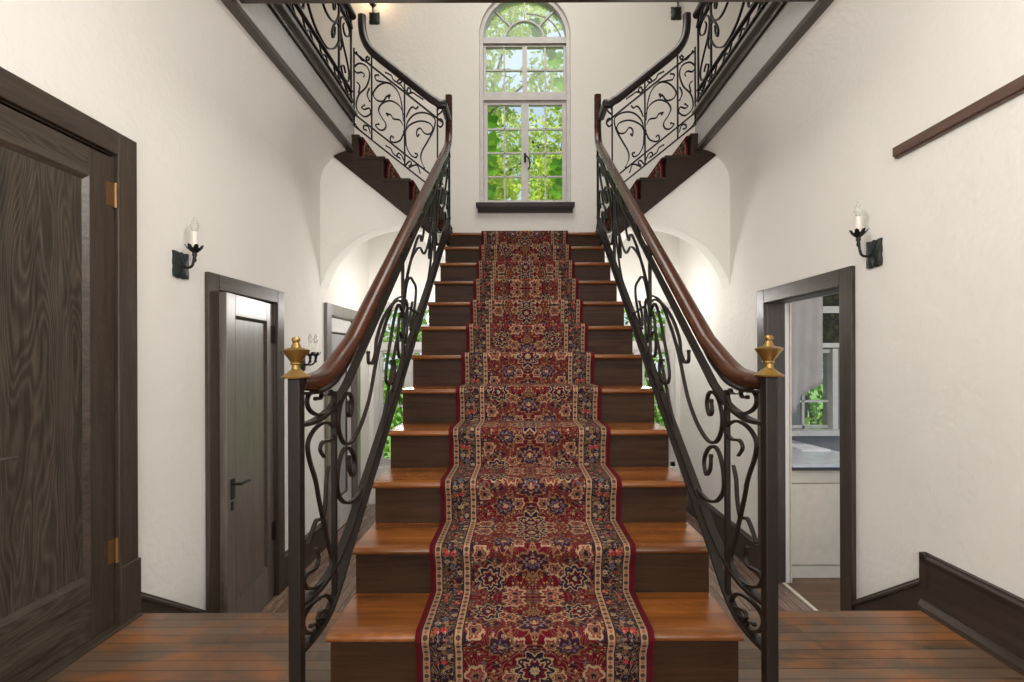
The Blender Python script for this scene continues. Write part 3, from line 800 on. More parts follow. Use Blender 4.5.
def leaf(t, wdt, z0, z1, th, stile, top, bot, mats, loc, rz, handle_z=None, name='leaf', glassy=False, face=1, hinge_z=(), swap=False):
    """door leaf in local coordinates: x 0..th thick (face at x=0 side * face), y 0..-wdt from the hinge"""
    l = bpy.data.objects.new(name, None); C.objects.link(l); l.parent = t
    l.location = Vector(loc)-t.location; l.rotation_euler = (0, 0, rz)
    MB().box((0, 0, z0), (-th, -stile, z1)).box((0, -wdt+stile, z0), (-th, -wdt, z1)).build('stile', mats[0], l, local=True, bevel=.003)
    MB().box((0, -stile, z1-top), (-th, -wdt+stile, z1)).box((0, -stile, z0), (-th, -wdt+stile, z0+bot)).build('rail', mats[1], l, local=True, bevel=.003)
    p0, p1 = -stile, -wdt+stile
    MB().box((-.014, p0, z0+bot), (-th+.014, p1, z1-top)).build('panel', mats[2], l, local=True)
    # sloped moulding round the panel
    m = MB(); q = .018
    for (ya, za, yb, zb) in ((p0, z0+bot, p1, z0+bot), (p1, z0+bot, p1, z1-top), (p1, z1-top, p0, z1-top), (p0, z1-top, p0, z0+bot)):
        cy, cz = (p0+p1)/2, (z0+bot+z1-top)/2
        n = len(m.v)
        ins = lambda yy, zz: (yy+(q if yy < cy else -q), zz+(q if zz < cz else -q))
        (ya2, za2), (yb2, zb2) = ins(ya, za), ins(yb, zb)
        m.v += [(0, ya, za), (0, yb, zb), (-.0135, yb2, zb2), (-.0135, ya2, za2), (-.016, ya, za), (-.016, yb, zb), (-.016, yb2, zb2), (-.016, ya2, za2)]
        m.f += [(n, n+1, n+2, n+3), (n, n+4, n+5, n+1), (n+3, n+2, n+6, n+7), (n+4, n+7, n+6, n+5)]
    m.build('panel_molding', OAK_Y, l, local=True)
    return l
# door 1, near left, closed
t = thing('door_1', (XL, D1[1], 0), 'large dark oak door in the left wall, closest to the viewer', 'door', None, 'structure')
casing(t, -1, D1[0], D1[1], 0, D1[3], plinth=.245)
l = leaf(t, .815, .012, 1.955, .042, .112, .115, .235, (OAK_Z, OAK_FIGY, OAK_FIG), (XL+.008, D1[1]-.006, 0), 0)
for hz in (1.80, .32):
    MB().box((XL+.006, D1[1]-.040, hz-.048), (XL+.012, D1[1]-.002, hz+.048)).tube([(XL+.016, D1[1]-.004, hz-.052), (XL+.016, D1[1]-.004, hz+.052)], .008, 8).build('hinge', HINGE, t)
hd = MB().box((XL+.008, 1.245, .72), (XL+.014, 1.285, .90)).tube([(XL-.02, 1.265, .80), (XL+.050, 1.265, .80)], .008, 8)
hd.tube(cr([(XL+.047, 1.262, .80), (XL+.050, 1.30, .802), (XL+.049, 1.39, .801), (XL+.049, 1.575, .797)], 4), .008, 8)
hd.build('handle', CHROME, t, smooth=True, angle=.6)
struct('trim_threshold', MB().box((XL-.16, D1[0]-.05, 0), (XL+.055, D1[1]+.085, .010)), OAK_Y, 'low dark threshold strip at the foot of the near left door', 'threshold', bevel=.003)
MB().box((XL-.18, D1[0]-.05, 0), (XL-.17, D1[1]+.05, D1[3]+.05)).build('backing_panel', OAK_Z, t)
# door 2, ajar
t = thing('door_2', (XL, D2[1], LOW), 'narrow dark oak door standing ajar in the left wall below the lower candle sconce', 'door', None, 'structure')
casing(t, -1, D2[0], D2[1], LOW, D2[3], .088)
ANG = math.radians(6.0)
l = leaf(t, .645, .012, 2.02, .040, .105, .125, .23, (OAK_V, OAK_V, OAK_V), (XL-.004, D2[1]-.006, LOW), ANG)
hd = MB().box((0, -.605, .845), (.006, -.565, .96)).tube([(0, -.588, .93), (.055, -.588, .93)], .008, 8)
hd.tube(cr([(.05, -.592, .93), (.055, -.56, .932), (.053, -.52, .930), (.053, -.488, .925)], 4), .008, 8)
hd.build('handle', IRONB, l, local=True, smooth=True, angle=.6)
MB().box((0, -.600, .78), (.005, -.576, .83)).build('keyhole_plate', IRONB, l, local=True)
for hz in (1.81, .46):
    MB().box((.0, -.04, hz-.06), (.004, .0, hz+.06)).tube([(.006, .0, hz-.064), (.006, .0, hz+.064)], .008, 8).build('hinge', IRON, l, local=True)
MB().box((XL-.13, D2[0]-.05, LOW), (XL-.12, D2[1]+.05, D2[3]+.05)).build('backing_panel', OAK_Z, t)
# door 3 beyond the arch, pale glazed
t = thing('door_3', (XL, D3[1], LOW), 'pale grey panelled door beyond the left arch', 'door', None, 'structure')
casing(t, -1, D3[0], D3[1], LOW, D3[3], .10, .03, mats=(OAK_V, OAK_V))
l = leaf(t, .64, .012, 2.02, .040, .11, .13, .30, (GREYW, GREYW, plain('grey_door_panel', (.36, .35, .35), .3)), (XL-.030, D3[1]-.01, LOW), 0)
MB().box((0, -.62, .80), (.006, -.56, 1.02)).tube([(0, -.59, .93), (.05, -.59, .93)], .009, 8).tube([(.05, -.59, .93), (.05, -.50, .93)], .008, 8).build('handle', CHROME, l, local=True)
MB().box((XL-.18, D3[0]-.05, LOW), (XL-.17, D3[1]+.05, D3[3]+.05)).build('backing_panel', GREYW, t)
# door 4, open doorway on the right
t = thing('door_4', (XR, D4[1], LOW), 'open doorway with dark oak casing in the right wall', 'doorway', None, 'structure')
casing(t, 1, D4[0], D4[1], LOW, D4[3], .098)
MB().box((XR+.161, D4[1]-.012, LOW+.005), (XR+.170, D4[1]+.05, D4[3])).build('inner_casing', CAB, t)
struct('trim_sill_strip', MB().box((XR+.10, D4[0], LOW), (XR+.125, D4[1], LOW+.006)), CAB, 'pale threshold strip in the right doorway', 'threshold')

# ------------------------------------------------------------------ skirting
def prof_board(name, s, ypts, label):
    """baseboard on a side wall: list of (y, ztop); cap moulding follows the top"""
    xw = XL if s < 0 else XR
    m = MB(); poly = [(y, z-.02) for y, z, b in ypts]+[(y, b) for y, z, b in ypts][::-1]
    m.prism(poly, 'x', xw, xw-s*.020)
    t = thing(name, (xw, ypts[0][0], ypts[0][2]), label, 'baseboard', None, 'structure')
    m.build('board', TRIMW, t)
    cap = MB(); P = [(xw-s*.012, y, z-.014) for y, z, b in ypts]
    cap.sweep(P, (1, 0, 0), [(-.018, -.012), (.018, -.012), (.018, -.002), (.008, .006), (.006, .014), (-.012, .014)] if s < 0 else [(-.018, -.012), (-.018, -.002), (-.008, .006), (-.006, .014), (.012, .014), (.018, -.012)])
    cap.build('cap_molding', TRIMW, t, smooth=True, angle=.5)
    return t
t = prof_board('baseboard_right', 1, [(FRONT, .25, 0), (2.127, .25, 0)], 'dark stained baseboard along the right hall wall')
MB().prism([(XR-.020, 0), (XR-.020, .045), (XR-.026, .045), (XR-.040, .02), (XR-.042, 0)], 'y', FRONT, 2.127).build('shoe_molding', TRIMW, t)
t = prof_board('baseboard_steps_right', 1, [(2.127, .137, LOW), (2.567, -.19, LOW)], 'sloping dark skirting beside the steps to the right doorway')
MB().box((XR, 2.100, .10), (XR-.030, 2.129, .25)).build('end_return', TRIMW, t)
prof_board('baseboard_steps_left', -1, [(2.112, .095, LOW), (2.592, -.250, LOW)], 'sloping dark skirting beside the steps by the left doors')
prof_board('baseboard_passage_left', -1, [(D2[1]+.09, LOW+.25, LOW), (D3[0]-.10, LOW+.25, LOW)], 'dark baseboard in the lower passage between the left doors')
prof_board('baseboard_passage_right', 1, [(D4[1]+.10, LOW+.25, LOW), (YB, LOW+.25, LOW)], 'dark baseboard in the lower passage past the right doorway')
m = MB().box((XR, FRONT, 2.060), (XR-.028, 2.277, 2.105)).box((XR, FRONT, 2.052), (XR-.020, 2.277, 2.060))
struct('trim_4', m, wood('rail_reddish', (.06, .034, .024), (.15, .09, .065), 'y', .4), 'brown wooden rail ending midway along the upper right wall', 'wall rail', bevel=.004)

# ------------------------------------------------------------------ windows
t = thing('window_1', (WCX, YB, WZ0), 'tall arched white casement window above the landing', 'window', None, 'structure')
yf0, yf1 = YB+.08, YB+.13
def arc_bar(R0_, R1_, a0, a1, n, y0, y1, name, mat, par):
    m = MB(); base = 0
    for i in range(n+1):
        a = a0+(a1-a0)*i/n
        for r in (R0_, R1_):
            for yy in (y0, y1): m.v.append((WCX+r*math.cos(a), yy, WZS+r*math.sin(a)))
    for i in range(n):
        b0, b1 = 4*i, 4*i+4
        for q in ((0, 1), (1, 3), (3, 2), (2, 0)): m.f.append((b0+q[0], b0+q[1], b1+q[1], b1+q[0]))
    m.f += [(0, 1, 3, 2), (4*n, 4*n+2, 4*n+3, 4*n+1)]
    return m.build(name, mat, par)
arc_bar(WHW-.045, WHW-.001, 0, PI, 28, YB+.03, YB+.14, 'arched_frame', GREYW, t)
m = MB()
for q in (-1, 1): m.box((WCX+q*(WHW-.001), YB+.03, WZ0), (WCX+q*(WHW-.045), YB+.14, WZS))
m.box((WCX-WHW+.045, YB+.04, WZ0), (WCX+WHW-.045, YB+.14, WZ0+.03))
m.build('side_frame', GREYW, t)
TR = 4.085       # transom between casements and upper lights
MB().box((WCX-WHW+.045, YB+.05, WZS-.055), (WCX+WHW-.045, YB+.14, WZS+.015)).build('transom', GREYW, t)
MB().box((WCX-WHW+.045, YB+.05, TR-.045), (WCX+WHW-.045, YB+.14, TR+.03)).build('transom', GREYW, t)
# fan light bars
f = thing('fanlight', (0, 0, 0)); f.parent = t; f.location = Vector((WCX, YB, WZS))-t.location
arc_bar(.215, .232, 0, PI, 20, yf0, yf1-.01, 'fan_arc', GREYW, f)
m = MB()
for a in (PI/4, PI/2, 3*PI/4):
    d = Vector((math.cos(a), 0, math.sin(a))); c = Vector((WCX, yf0+.02, WZS))
    m.sweep([c+d*.225, c+d*(WHW-.04)], (0, 1, 0), RECT(.035, .016))
m.build('glazing_bars', GREYW, f)
m = MB(); pts = [(WCX+(WHW-.046)*math.cos(PI*i/28), WZS+.021+max(0, (WHW-.046)*math.sin(PI*i/28)-.021)) for i in range(29)]
m.prism(pts, 'y', YB+.100, YB+.104); m.build('pane', GLASS, f)
# upper lights: mullion and bars
def sash(name, xa, xb, za, zb, stl, cols, rows, par, yo=0.):
    o = thing(name, (0, 0, 0)); o.parent = par; o.location = Vector((xa, YB+.08, za))-par.location
    ya, yb = YB+.075+yo, YB+.125+yo
    m = MB().box((xa, ya, za), (xa+stl, yb, zb)).box((xb-stl, ya, za), (xb, yb, zb)).box((xa+stl, ya, za), (xb-stl, yb, za+stl)).box((xa+stl, ya, zb-stl), (xb-stl, yb, zb))
    m.build('frame', GREYW, o)
    m = MB()
    for i in range(1, cols):
        xx = xa+stl+(xb-xa-2*stl)*i/cols; m.box((xx-.008, ya+.01, za+stl), (xx+.008, yb-.01, zb-stl))
    for j in range(1, rows):
        zz = za+stl+(zb-za-2*stl)*j/rows; m.box((xa+stl, ya+.01, zz-.008), (xb-stl, yb-.01, zz+.008))
    m.build('glazing_bars', GREYW, o)
    MB().box((xa+stl, YB+.098+yo, za+stl), (xb-stl, YB+.102+yo, zb-stl)).build('pane', GLASS, o)
    return o
xa, xb = WCX-WHW+.046, WCX+WHW-.046
sash('transom_sash', xa, WCX, TR+.031, WZS-.056, .026, 2, 2, t)
sash('transom_sash', WCX, xb, TR+.031, WZS-.056, .026, 2, 2, t)
sash('casement', xa, WCX, WZ0+.031, TR-.046, .042, 2, 4, t)
sash('casement', WCX, xb, WZ0+.031, TR-.046, .042, 2, 4, t)
hd = MB().box((WCX-.012, YB+.055, 3.34), (WCX+.012, YB+.075, 3.44)).tube(cr([(WCX, YB+.05, 3.41), (WCX+.02, YB+.03, 3.39), (WCX+.045, YB+.025, 3.35), (WCX+.055, YB+.03, 3.29), (WCX+.035, YB+.03, 3.24)], 4), .008, 8)
hd.build('latch', IRONB, t)
m = MB().box((WCX-WHW-.035, YB-.085, WZ0-.045), (WCX+WHW+.035, YB+.08, WZ0+.002)).prism([(YB, WZ0-.10), (YB-.05, WZ0-.10), (YB-.078, WZ0-.045), (YB, WZ0-.045)], 'x', WCX-WHW-.015, WCX+WHW+.015)
m.build('sill', SILLD, t, bevel=.004)

for i, (s, w) in enumerate(((-1, 'left'), (1, 'right'))):
    xa, xb = sorted((mx(s, LWX0+.001), mx(s, LWX1-.001)))
    t = thing('window_%d' % (i+2), ((xa+xb)/2, YB, LWZ0), 'small paned white garden window in the passage behind the stairs, seen through the %s railing' % w, 'window', None, 'structure')
    m = MB().box((xa, YB+.03, LWZ0+.001), (xa+.05, YB+.15, LWZ1-.001)).box((xb-.05, YB+.03, LWZ0+.001), (xb, YB+.15, LWZ1-.001)).box((xa, YB+.03, LWZ0+.001), (xb, YB+.15, LWZ0+.05)).box((xa, YB+.03, LWZ1-.05), (xb, YB+.15, LWZ1-.001))
    m.build('frame', WHITEW, t)
    xm = (xa+xb)/2
    MB().box((xm-.025, YB+.05, LWZ0+.05), (xm+.025, YB+.14, LWZ1-.05)).box((xa+.05, YB+.05, 1.20), (xb-.05, YB+.14, 1.27)).build('mullion', WHITEW, t)
    for (qa, qb) in ((xa+.05, xm-.025), (xm+.025, xb-.05)):
        sash('casement', qa, qb, LWZ0+.05, 1.20, .03, 1, 4, t)
        sash('transom_sash', qa, qb, 1.27, LWZ1-.05, .026, 1, 2, t)

# ------------------------------------------------------------------ sconces
def flame(m, c, r, h):
    m.lathe([(r*.45, 0), (r*.85, h*.18), (r, h*.36), (r*.86, h*.55), (r*.5, h*.78), (r*.2, h*.92), (.0008, h)], c, 12)
def candle(t, base, mat_bulb, cm=IRON, k=1.):
    """cup with leaves, candle tube, flame bulb; base is the foot of the cup"""
    x, y, z = base
    cup = MB().lathe([(.004, -.055*k), (.010, -.045*k), (.007, -.030*k), (.012, -.018*k), (.010, -.008*k), (.024, .004*k), (.031, .014*k), (.026, .016*k), (.012, .010*k)], (x, y, z), 14)
    for i in range(8):
        a = 2*PI*i/8; dx, dy = math.cos(a), math.sin(a)
        n = len(cup.v); px, py = -dy, dx; q = .011
        for (r, zz, ww) in ((.020, .004, .7), (.030, .012, 1), (.039, .026, .8), (.046, .030, .2)):
            for sg in (-1, 1): cup.v.append((x+dx*r+px*q*ww*sg, y+dy*r+py*q*ww*sg, z+zz*k))
        for j in range(3): cup.f.append((n+2*j, n+2*j+1, n+2*j+3, n+2*j+2))
    cup.build('drip_cup', cm, t, smooth=True, angle=.8)
    MB().lathe([(.0125, .012*k), (.0125, .096*k), (.010, .100*k)], (x, y, z), 12).build('candle_tube', CANDLE, t, smooth=True, angle=.6)
    b = MB(); flame(b, (x, y, z+.100*k), .020, .073*k); b.build('flame_bulb', mat_bulb, t, smooth=True)
def plate(t, o, ux, out, w, h, mat=VERDI):
    """hammered back plate with ragged rim: centre o, sideways unit ux, outward unit out"""
    o = Vector(o); ux = Vector(ux); out = Vector(out); uz = Vector((0, 0, 1))
    m = MB(); n = 40; rim = []
    for i in range(n):
        a = 2*PI*i/n; ca, sa = math.cos(a), math.sin(a)
        k = 1/max(abs(ca), abs(sa)); k *= 1+.035*math.sin(9*a)+random.uniform(-.015, .015)
        rim.append((ca*k*w/2, sa*k*h/2))
    base = [o+ux*p[0]+uz*p[1] for p in rim]; top = [b+out*.010 for b in base]
    inn = [o+ux*p[0]*.72+uz*p[1]*.76+out*.020 for p in rim]
    m.v = [tuple(p) for p in base+top+inn]+[tuple(o+out*.027)]
    for i in range(n):
        j = (i+1) % n
        m.f += [(i, j, n+j, n+i), (n+i, n+j, 2*n+j, 2*n+i), (2*n+i, 2*n+j, 3*n)]
    m.f.append(tuple(range(n)))
    m.build('back_plate', mat, t, smooth=True, angle=.5)
def sconce(name, o, ux, out, label, w=.105, h=.13, proj=.075, up=.055, lit=False, twin=0, group=None):
    t = thing(name, o, label, 'wall sconce', group)
    plate(t, o, ux, out, w, h)
    o = Vector(o); out = Vector(out); ux = Vector(ux); z = Vector((0, 0, 1))
    for q in ((-twin, twin) if twin else (0,)):
        c = o+out*proj+ux*q+z*up
        MB().tube(cr([o+out*.02+z*.005, o+out*(proj*.45)+ux*q*.5-z*.012, o+out*(proj*.85)+ux*q*.9+z*.0, c-z*.012], 5), .0065, 8).build('arm', IRONB, t, smooth=True)
        candle(t, c, BULB_LIT if lit else BULB, IRONB)
    return t
SG = 'single candle sconces on the hall walls'
sconce('wall_sconce', (XL, 2.405, 1.585), (0, 1, 0), (1, 0, 0), 'black iron candle sconce on the left wall between the two oak doors', group=SG, up=.070)
sconce('wall_sconce', (XR, 2.425, 1.635), (0, 1, 0), (-1, 0, 0), 'dark iron candle sconce on the right wall above the open doorway', proj=.085, up=.090, group=SG, w=.10, h=.135)
sconce('wall_sconce', (XL, 3.74, 1.075), (0, 1, 0), (1, 0, 0), 'small two-candle iron sconce on the left wall, behind the left newel', .07, .12, .09, .06, twin=.05)
sconce('wall_sconce', (-1.625, YB, 4.93), (1, 0, 0), (0, -1, 0), 'glowing sconce on the back wall left of the arched window', .115, .13, .07, .09, lit=True, group='sconces on the back wall upstairs')
sconce('wall_sconce', (1.765, YB, 4.975), (1, 0, 0), (0, -1, 0), 'unlit dark sconce on the back wall right of the arched window', .115, .14, .07, .09, group='sconces on the back wall upstairs')

# ------------------------------------------------------------------ kitchen seen through the doorway
KY = 4.66
m = MB(); kx0, kx1 = XR+.16, 4.6
WX0, WX1, WK0, WK1 = 2.42, 3.07, .41, 1.19
m.box((kx0, KY, LOW), (kx1, KY+.15, WK0-.04)).box((kx0, KY, WK0-.04), (WX0, KY+.15, WK1)).box((WX1, KY, WK0-.04), (kx1, KY+.15, WK1))
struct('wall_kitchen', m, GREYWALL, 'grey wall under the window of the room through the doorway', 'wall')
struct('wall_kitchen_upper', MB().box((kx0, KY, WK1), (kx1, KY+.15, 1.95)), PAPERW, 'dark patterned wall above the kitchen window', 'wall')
struct('ceiling_kitchen', MB().box((kx0, 2.4, 1.95), (kx1, KY+.15, 2.0)), WALL, 'ceiling of the room through the doorway', 'ceiling')
struct('trim_5', MB().box((kx0, KY-.03, 1.20), (kx1, KY, 1.245)).box((kx0, KY-.03, 1.535), (kx1, KY, 1.60)), WHITEW, 'white trim boards above the kitchen window', 'trim')
t = thing('window_4', ((WX0+WX1)/2, KY, WK0), 'white paned window over the counter through the right doorway', 'window', None, 'structure')
MB().box((WX0, KY+.02, WK0-.04), (WX0+.04, KY+.13, WK1)).box((WX1-.05, KY-.02, WK0-.04), (WX1, KY+.13, WK1)).box((WX0, KY+.02, WK1-.04), (WX1, KY+.13, WK1)).build('frame', WHITEW, t)
MB().box((WX0-.3, KY-.10, WK0-.05), (WX1+.04, KY+.02, WK0)).build('sill', WHITEW, t)
MB().box((2.765, KY+.05, WK0), (2.785, KY+.09, WK1-.04)).box((WX0+.04, KY+.05, .665), (WX1-.05, KY+.09, .685)).box((WX0+.04, KY+.05, WK0), (WX1-.05, KY+.09, WK0+.03)).build('glazing_bars', WHITEW, t)
MB().box((WX0+.04, KY+.068, WK0), (WX1-.05, KY+.072, WK1-.04)).build('pane', GLASS, t)
# base cabinet with door and plinth
t = thing('base_cabinet', (2.32, 3.56, LOW), 'cream kitchen base cabinet seen through the right doorway', 'cabinet')
MB().box((2.0, 3.58, LOW+.002), (2.70, 3.90, .275)).build('carcass', CAB, t)
MB().box((2.0, 3.56, LOW+.10), (2.70, 3.579, .17)).build('door', CAB, t, bevel=.004)
MB().box((2.0, 3.56, .178), (2.70, 3.579, .272)).build('drawer', CAB, t, bevel=.004)
MB().box((2.0, 3.565, LOW+.002), (2.70, 3.579, LOW+.092)).build('kick_board', CAB, t)
t = thing('worktop', (2.3, 3.55, .275), 'pale stone worktop with dark front edge on the cream cabinet', 'worktop')
poly = [(2.0, 3.53), (2.71, 3.53), (2.66, 3.95), (2.585, 4.55), (2.0, 4.55)]
MB().prism(poly, 'z', .277, .300).build('dark_edge', DARKSTONE, t)
MB().prism(poly, 'z', .3005, .322).build('slab', STONE, t)
struct('wall_kitchen_side', MB().box((2.0, 3.92, LOW), (2.56, 4.50, .27)), GREYWALL, 'grey lower wall below the worktop', 'wall')
m = MB(); n = len(m.v)
m.prism([(2.36, 4.02), (2.60, 4.02), (2.56, 4.26), (2.36, 4.34)], 'z', .3225, .335)
tag(m.build('paper_pad', PAPERM), 'flat white pad lying on the stone worktop by the window', 'paper')
# draped curtain
m = MB(); nx, nz = 24, 14
top, yk = 1.70, KY-.075
for j in range(nz+1):
    for i in range(nx+1):
        f = i/nx; g = j/nz
        xk = 2.44+.45*f
        zb = .575+.02*f if f < .42 else (.74+.12*(f-.5)/.5 if f > .52 else .66)
        zz = top+(zb-top)*g
        m.v.append((xk, yk+.014*math.sin(f*26+g*1.5)*(.4+.6*g), zz))
for j in range(nz):
    for i in range(nx):
        a = j*(nx+1)+i; m.f.append((a, a+1, a+nx+2, a+nx+1))
o = m.build('curtain', CURT, smooth=True); sd = o.modifiers.new('cloth', 'SOLIDIFY'); sd.thickness = .006
tag(o, 'grey cloth curtain drawn to the left of the kitchen window', 'curtain')

# ------------------------------------------------------------------ garden
def leaves(m, n, centre, size, ls, rng, shell=.0, flat=.6):
    c = Vector(centre)
    for _ in range(n):
        while True:
            p = Vector((rng.uniform(-1, 1), rng.uniform(-1, 1), rng.uniform(-1, 1)))
            if shell <= p.length <= 1: break
        q = c+Vector((p.x*size[0], p.y*size[1], p.z*size[2]))
        l = ls*rng.uniform(.6, 1.3)
        a = Vector((rng.gauss(0, 1), rng.gauss(0, 1)*.7, rng.gauss(0, 1)-.4)).normalized()
        b = a.cross(Vector((rng.gauss(0, 1), rng.gauss(0, 1), rng.gauss(0, 1)))).normalized()
        k = len(m.v)
        m.v += [tuple(q), tuple(q+a*l*.5+b*l*.28), tuple(q+a*l), tuple(q+a*l*.5-b*l*.28)]
        m.f += [(k, k+1, k+2, k+3)]
def tree(name, base, h, blobs, n, ls, mat, label, cat, group, rng, trunk=.10, forks=7, kind=None):
    t = thing(name, base, label, cat, group)
    b = Vector(base); top = b+Vector((0, 0, h))
    MB().tube(cr([b, b+Vector((.12, .05, h*.35)), b+Vector((-.05, 0, h*.7)), top], 5), trunk, 8, [trunk*(1-.75*i/15) for i in range(16)]).build('trunk', BARK, t, smooth=True)
    br = MB()
    for i in range(forks):
        bl = Vector(blobs[i % len(blobs)][0]); z0 = h*(.3+.6*i/forks)
        p0 = b+Vector((0, 0, z0)); p2 = bl+Vector((rng.uniform(-.4, .4), 0, rng.uniform(-.3, .3)))
        pm = (p0+p2)*.5+Vector((rng.uniform(-.3, .3), 0, rng.uniform(.0, .4)))
        P = cr([p0, pm, p2, p2+(p2-pm)*.5], 4)
        br.tube(P, .03, 6, [trunk*.42*(1-.85*k/(len(P)-1)) for k in range(len(P))])
    br.build('branch', BARK, t, smooth=True)
    m = MB()
    for c, size, k in blobs: leaves(m, int(n*k), c, size, ls, rng)
    m.build('foliage', mat, t)
    return t
rng = random.Random(3)
GRP = 'trees outside the arched window'
tree('garden_tree', (-2.4, 10.5, -.7), 8.0, [((-.9, 10.4, 8.4), (1.0, .8, 1.0), 1), ((-.75, 10.3, 6.6), (.75, .7, .8), .7), ((.1, 10.6, 8.9), (.9, .8, .7), .7), ((-.5, 10.5, 5.2), (.7, .6, .7), .55), ((.55, 10.4, 7.2), (.55, .5, .5), .25)], 1450, .14, LEAF_A, 'pale green leafy tree seen through the left panes of the arched window', 'tree', GRP, rng)
tree('garden_tree', (3.3, 14.0, -.7), 11, [((1.1, 14, 6.4), (1.2, .9, 1.0), 1), ((.2, 14, 7.4), (1.1, .9, .8), .5), ((1.4, 14, 8.2), (.8, .9, .6), .3), ((.6, 14, 12.2), (1.6, .9, .9), .8)], 1500, .17, LEAF_A, 'tall tree with bare boughs seen through the right panes of the arched window', 'tree', GRP, rng, .12, 9)
for x_, y_, wd, lab in ((-.55, 7.6, .62, 'bright yellow-green bush below the left casement of the arched window'), (.75, 7.9, .70, 'bright yellow-green bush below the right casement of the arched window')):
    tree('tall_bush', (x_, y_, -.7), 4.2, [((x_, y_, 3.45), (wd, .4, .72), 1), ((x_-.1, y_, 4.15), (wd*.7, .3, .35), .25)], 1900, .105, LEAF_B, lab, 'bush', 'bushes outside the arched window', rng, .05, 5)
for x_, lab in ((-1.65, 'green garden shrub outside the left passage window'), (1.85, 'green garden shrub outside the right passage window'), (3.75, 'green garden shrub outside the kitchen window')):
    y_ = 6.9 if x_ < 3 else 6.3
    tree('garden_shrub', (x_, y_, -.7), 2.4, [((x_, y_, .55), (1.1, .5, 1.1), 1), ((x_, y_+.2, 1.75), (1.0, .5, .7), .7)], 1700, .10, LEAF_D, lab, 'shrub', 'shrubs along the house', rng, .04, 5)
# vine leaves right at the arched window
def vine_leaf(m, c, r, rng):
    c = Vector(c); a = rng.uniform(-.5, .5); ty = rng.uniform(-.5, .5)
    pts = []
    for i in range(20):
        th = 2*PI*i/20
        k = .72+.28*abs(math.cos(2.5*th))-(.35 if i == 5 else 0)
        px, pz = r*k*math.sin(th+a), r*k*math.cos(th+a)
        pts.append(c+Vector((px, px*ty*.5+.12*r*math.cos(2*th), -pz)))
    n = len(m.v); m.v += [tuple(p) for p in pts]+[tuple(c+Vector((0, -.1*r, 0)))]
    for i in range(20): m.f.append((n+i, n+(i+1) % 20, n+20))
for s, lab, zs_ in ((1, 'climbing vine with broad leaves at the right edge of the arched window', [5.08, 5.02, 4.93, 4.84, 4.75, 4.66, 4.38, 4.16, 3.40, 3.28, 3.16, 3.09]), (-1, 'climbing vine with broad leaves at the left edge of the arched window', [3.92, 3.70, 3.58, 3.44, 3.36, 3.10, 2.98])):
    yv = YB+.32
    t = thing('climbing_vine', (WCX+s*.52, yv, -.7), lab, 'vine', 'vines at the arched window')
    P = [(WCX+s*.55, yv+.01, -.7), (WCX+s*.53, yv+.01, 2.0), (WCX+s*.50, yv+.01, 3.2), (WCX+s*.49, yv+.01, 4.3), (WCX+s*.46, yv+.01, 4.85), (WCX+s*.30, yv+.01, 5.14), (WCX+s*.02, yv+.01, 5.22)]
    P = P if s > 0 else P[:4]
    MB().tube(cr(P, 6), .010, 6).build('stem', BARK, t, smooth=True)
    m = MB()
    for z_ in zs_:
        ex = .41 if z_ < 4.6 else .41-(z_-4.6)*.60
        vine_leaf(m, (WCX+s*(ex+rng.uniform(-.03, .03)), yv-rng.uniform(0, .03), z_), rng.uniform(.075, .115), rng)
    m.build('foliage', LEAF_C, t)
struct('ground', MB().box((-25, 5.7, -.85), (25, 45, -.70)), GROUND, 'green lawn outside the house', 'ground')

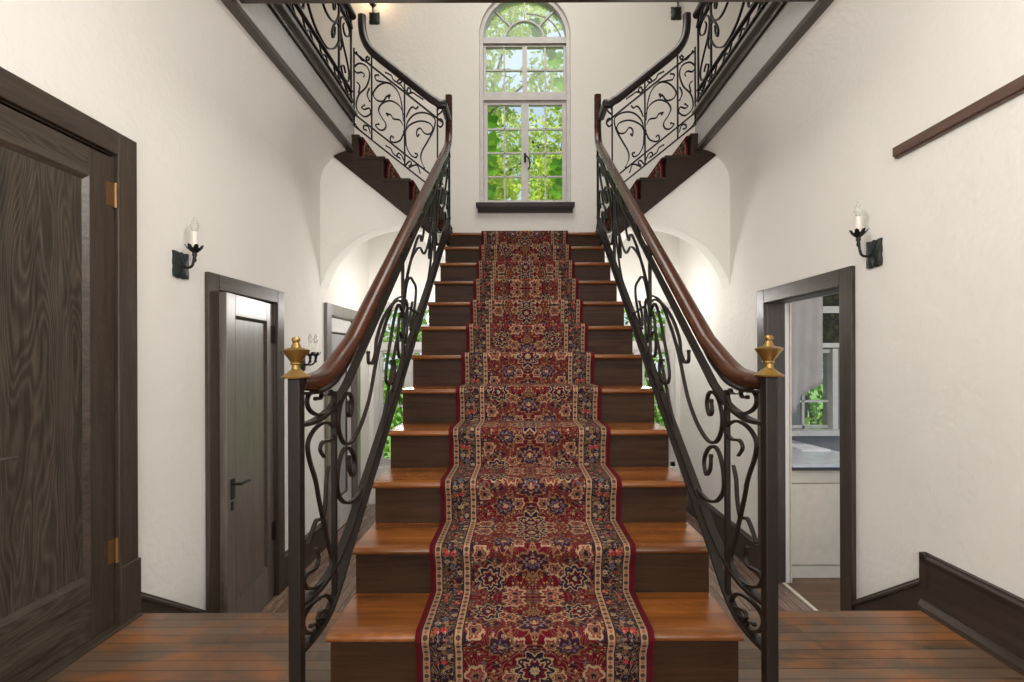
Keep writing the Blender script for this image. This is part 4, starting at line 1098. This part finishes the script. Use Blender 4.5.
# ------------------------------------------------------------------ light, world, camera
w = bpy.data.worlds.new('sky'); bpy.context.scene.world = w; w.use_nodes = True
nt = w.node_tree; bg = nt.nodes['Background']
tc = N(nt, 'ShaderNodeTexCoord'); sp = N(nt, 'ShaderNodeSeparateXYZ'); L(nt, tc.outputs['Generated'], sp.inputs[0])
col = ramp(nt, sp.outputs[2], [(0, (.90, .95, 1.0)), (.35, (.60, .78, 1.0)), (.8, (.72, .84, 1.0))])
L(nt, col, bg.inputs[0]); bg.inputs[1].default_value = 1.0
def light(kind, name, loc, energy, col=(1, 1, 1), size=None, target=None, sy=None):
    d = bpy.data.lights.new(name, kind); d.energy = energy; d.color = col
    if kind == 'AREA':
        d.size = size
        if sy: d.shape = 'RECTANGLE'; d.size_y = sy
    elif kind == 'POINT' and size: d.shadow_soft_size = size
    o = bpy.data.objects.new(name, d); C.objects.link(o); o.location = loc
    if target: o.rotation_euler = (Vector(target)-Vector(loc)).to_track_quat('-Z', 'Y').to_euler()
    return o
sun = light('SUN', 'sun', (8, 12, 14), 7.0, (1, .95, .86)); sun.data.angle = .02
sun.rotation_euler = Vector((.35, -.25, -1)).to_track_quat('-Z', 'Y').to_euler()
light('AREA', 'entry_fill', (CX, -1.9, 1.5), 84, (1, .99, .97), 3.0, (CX, 3, 1.75), 2.3)  # added fill from behind the camera
light('POINT', 'hall_fill', (CX, 1.15, 2.34), 60, (1, .975, .94), .22)  # added overhead fill for walls and lower steps; no fixture hangs here
light('AREA', 'upper_hall_fill', (CX, 3.4, 5.9), 80, (1, .965, .90), 2.2, (CX, 3.6, 0))  # extra fill high above the landing, source made up
for s_ in (-1, 1): light('POINT', 'passage_fill', (mx(s_, 1.15), 4.75, 1.62), 17, (1, .97, .93), .12)  # added fills to brighten the passage behind the arches
light('POINT', 'kitchen_fill', (3.0, 3.1, 1.7), 16, (1, .95, .87), .12)  # unseen fill added to lift the cabinet through the doorway
light('POINT', 'left_sconce_glow', (-1.625, YB-.12, 5.16), 3.0, (1, .66, .34), .03)

cam = bpy.data.cameras.new('camera'); co = bpy.data.objects.new('camera', cam); C.objects.link(co)
co.location = (0, 0, 1.12)
co.rotation_euler = Matrix.Rotation(math.radians(90), 4, 'X').to_euler()
co.rotation_euler = (Matrix.Rotation(math.radians(90), 3, 'X') @ Matrix.Rotation(math.radians(-.2), 3, 'Z')).to_euler()
cam.sensor_width = 36; cam.lens = 36*480/1024
cam.shift_x = -8.3/1024; cam.shift_y = 16/1024
cam.clip_start = .05
sc = bpy.context.scene; sc.camera = co
vs = sc.view_settings
vs.view_transform = 'Standard'; vs.look = 'None'; vs.gamma = 1; vs.use_curve_mapping = False; vs.exposure = 0.0
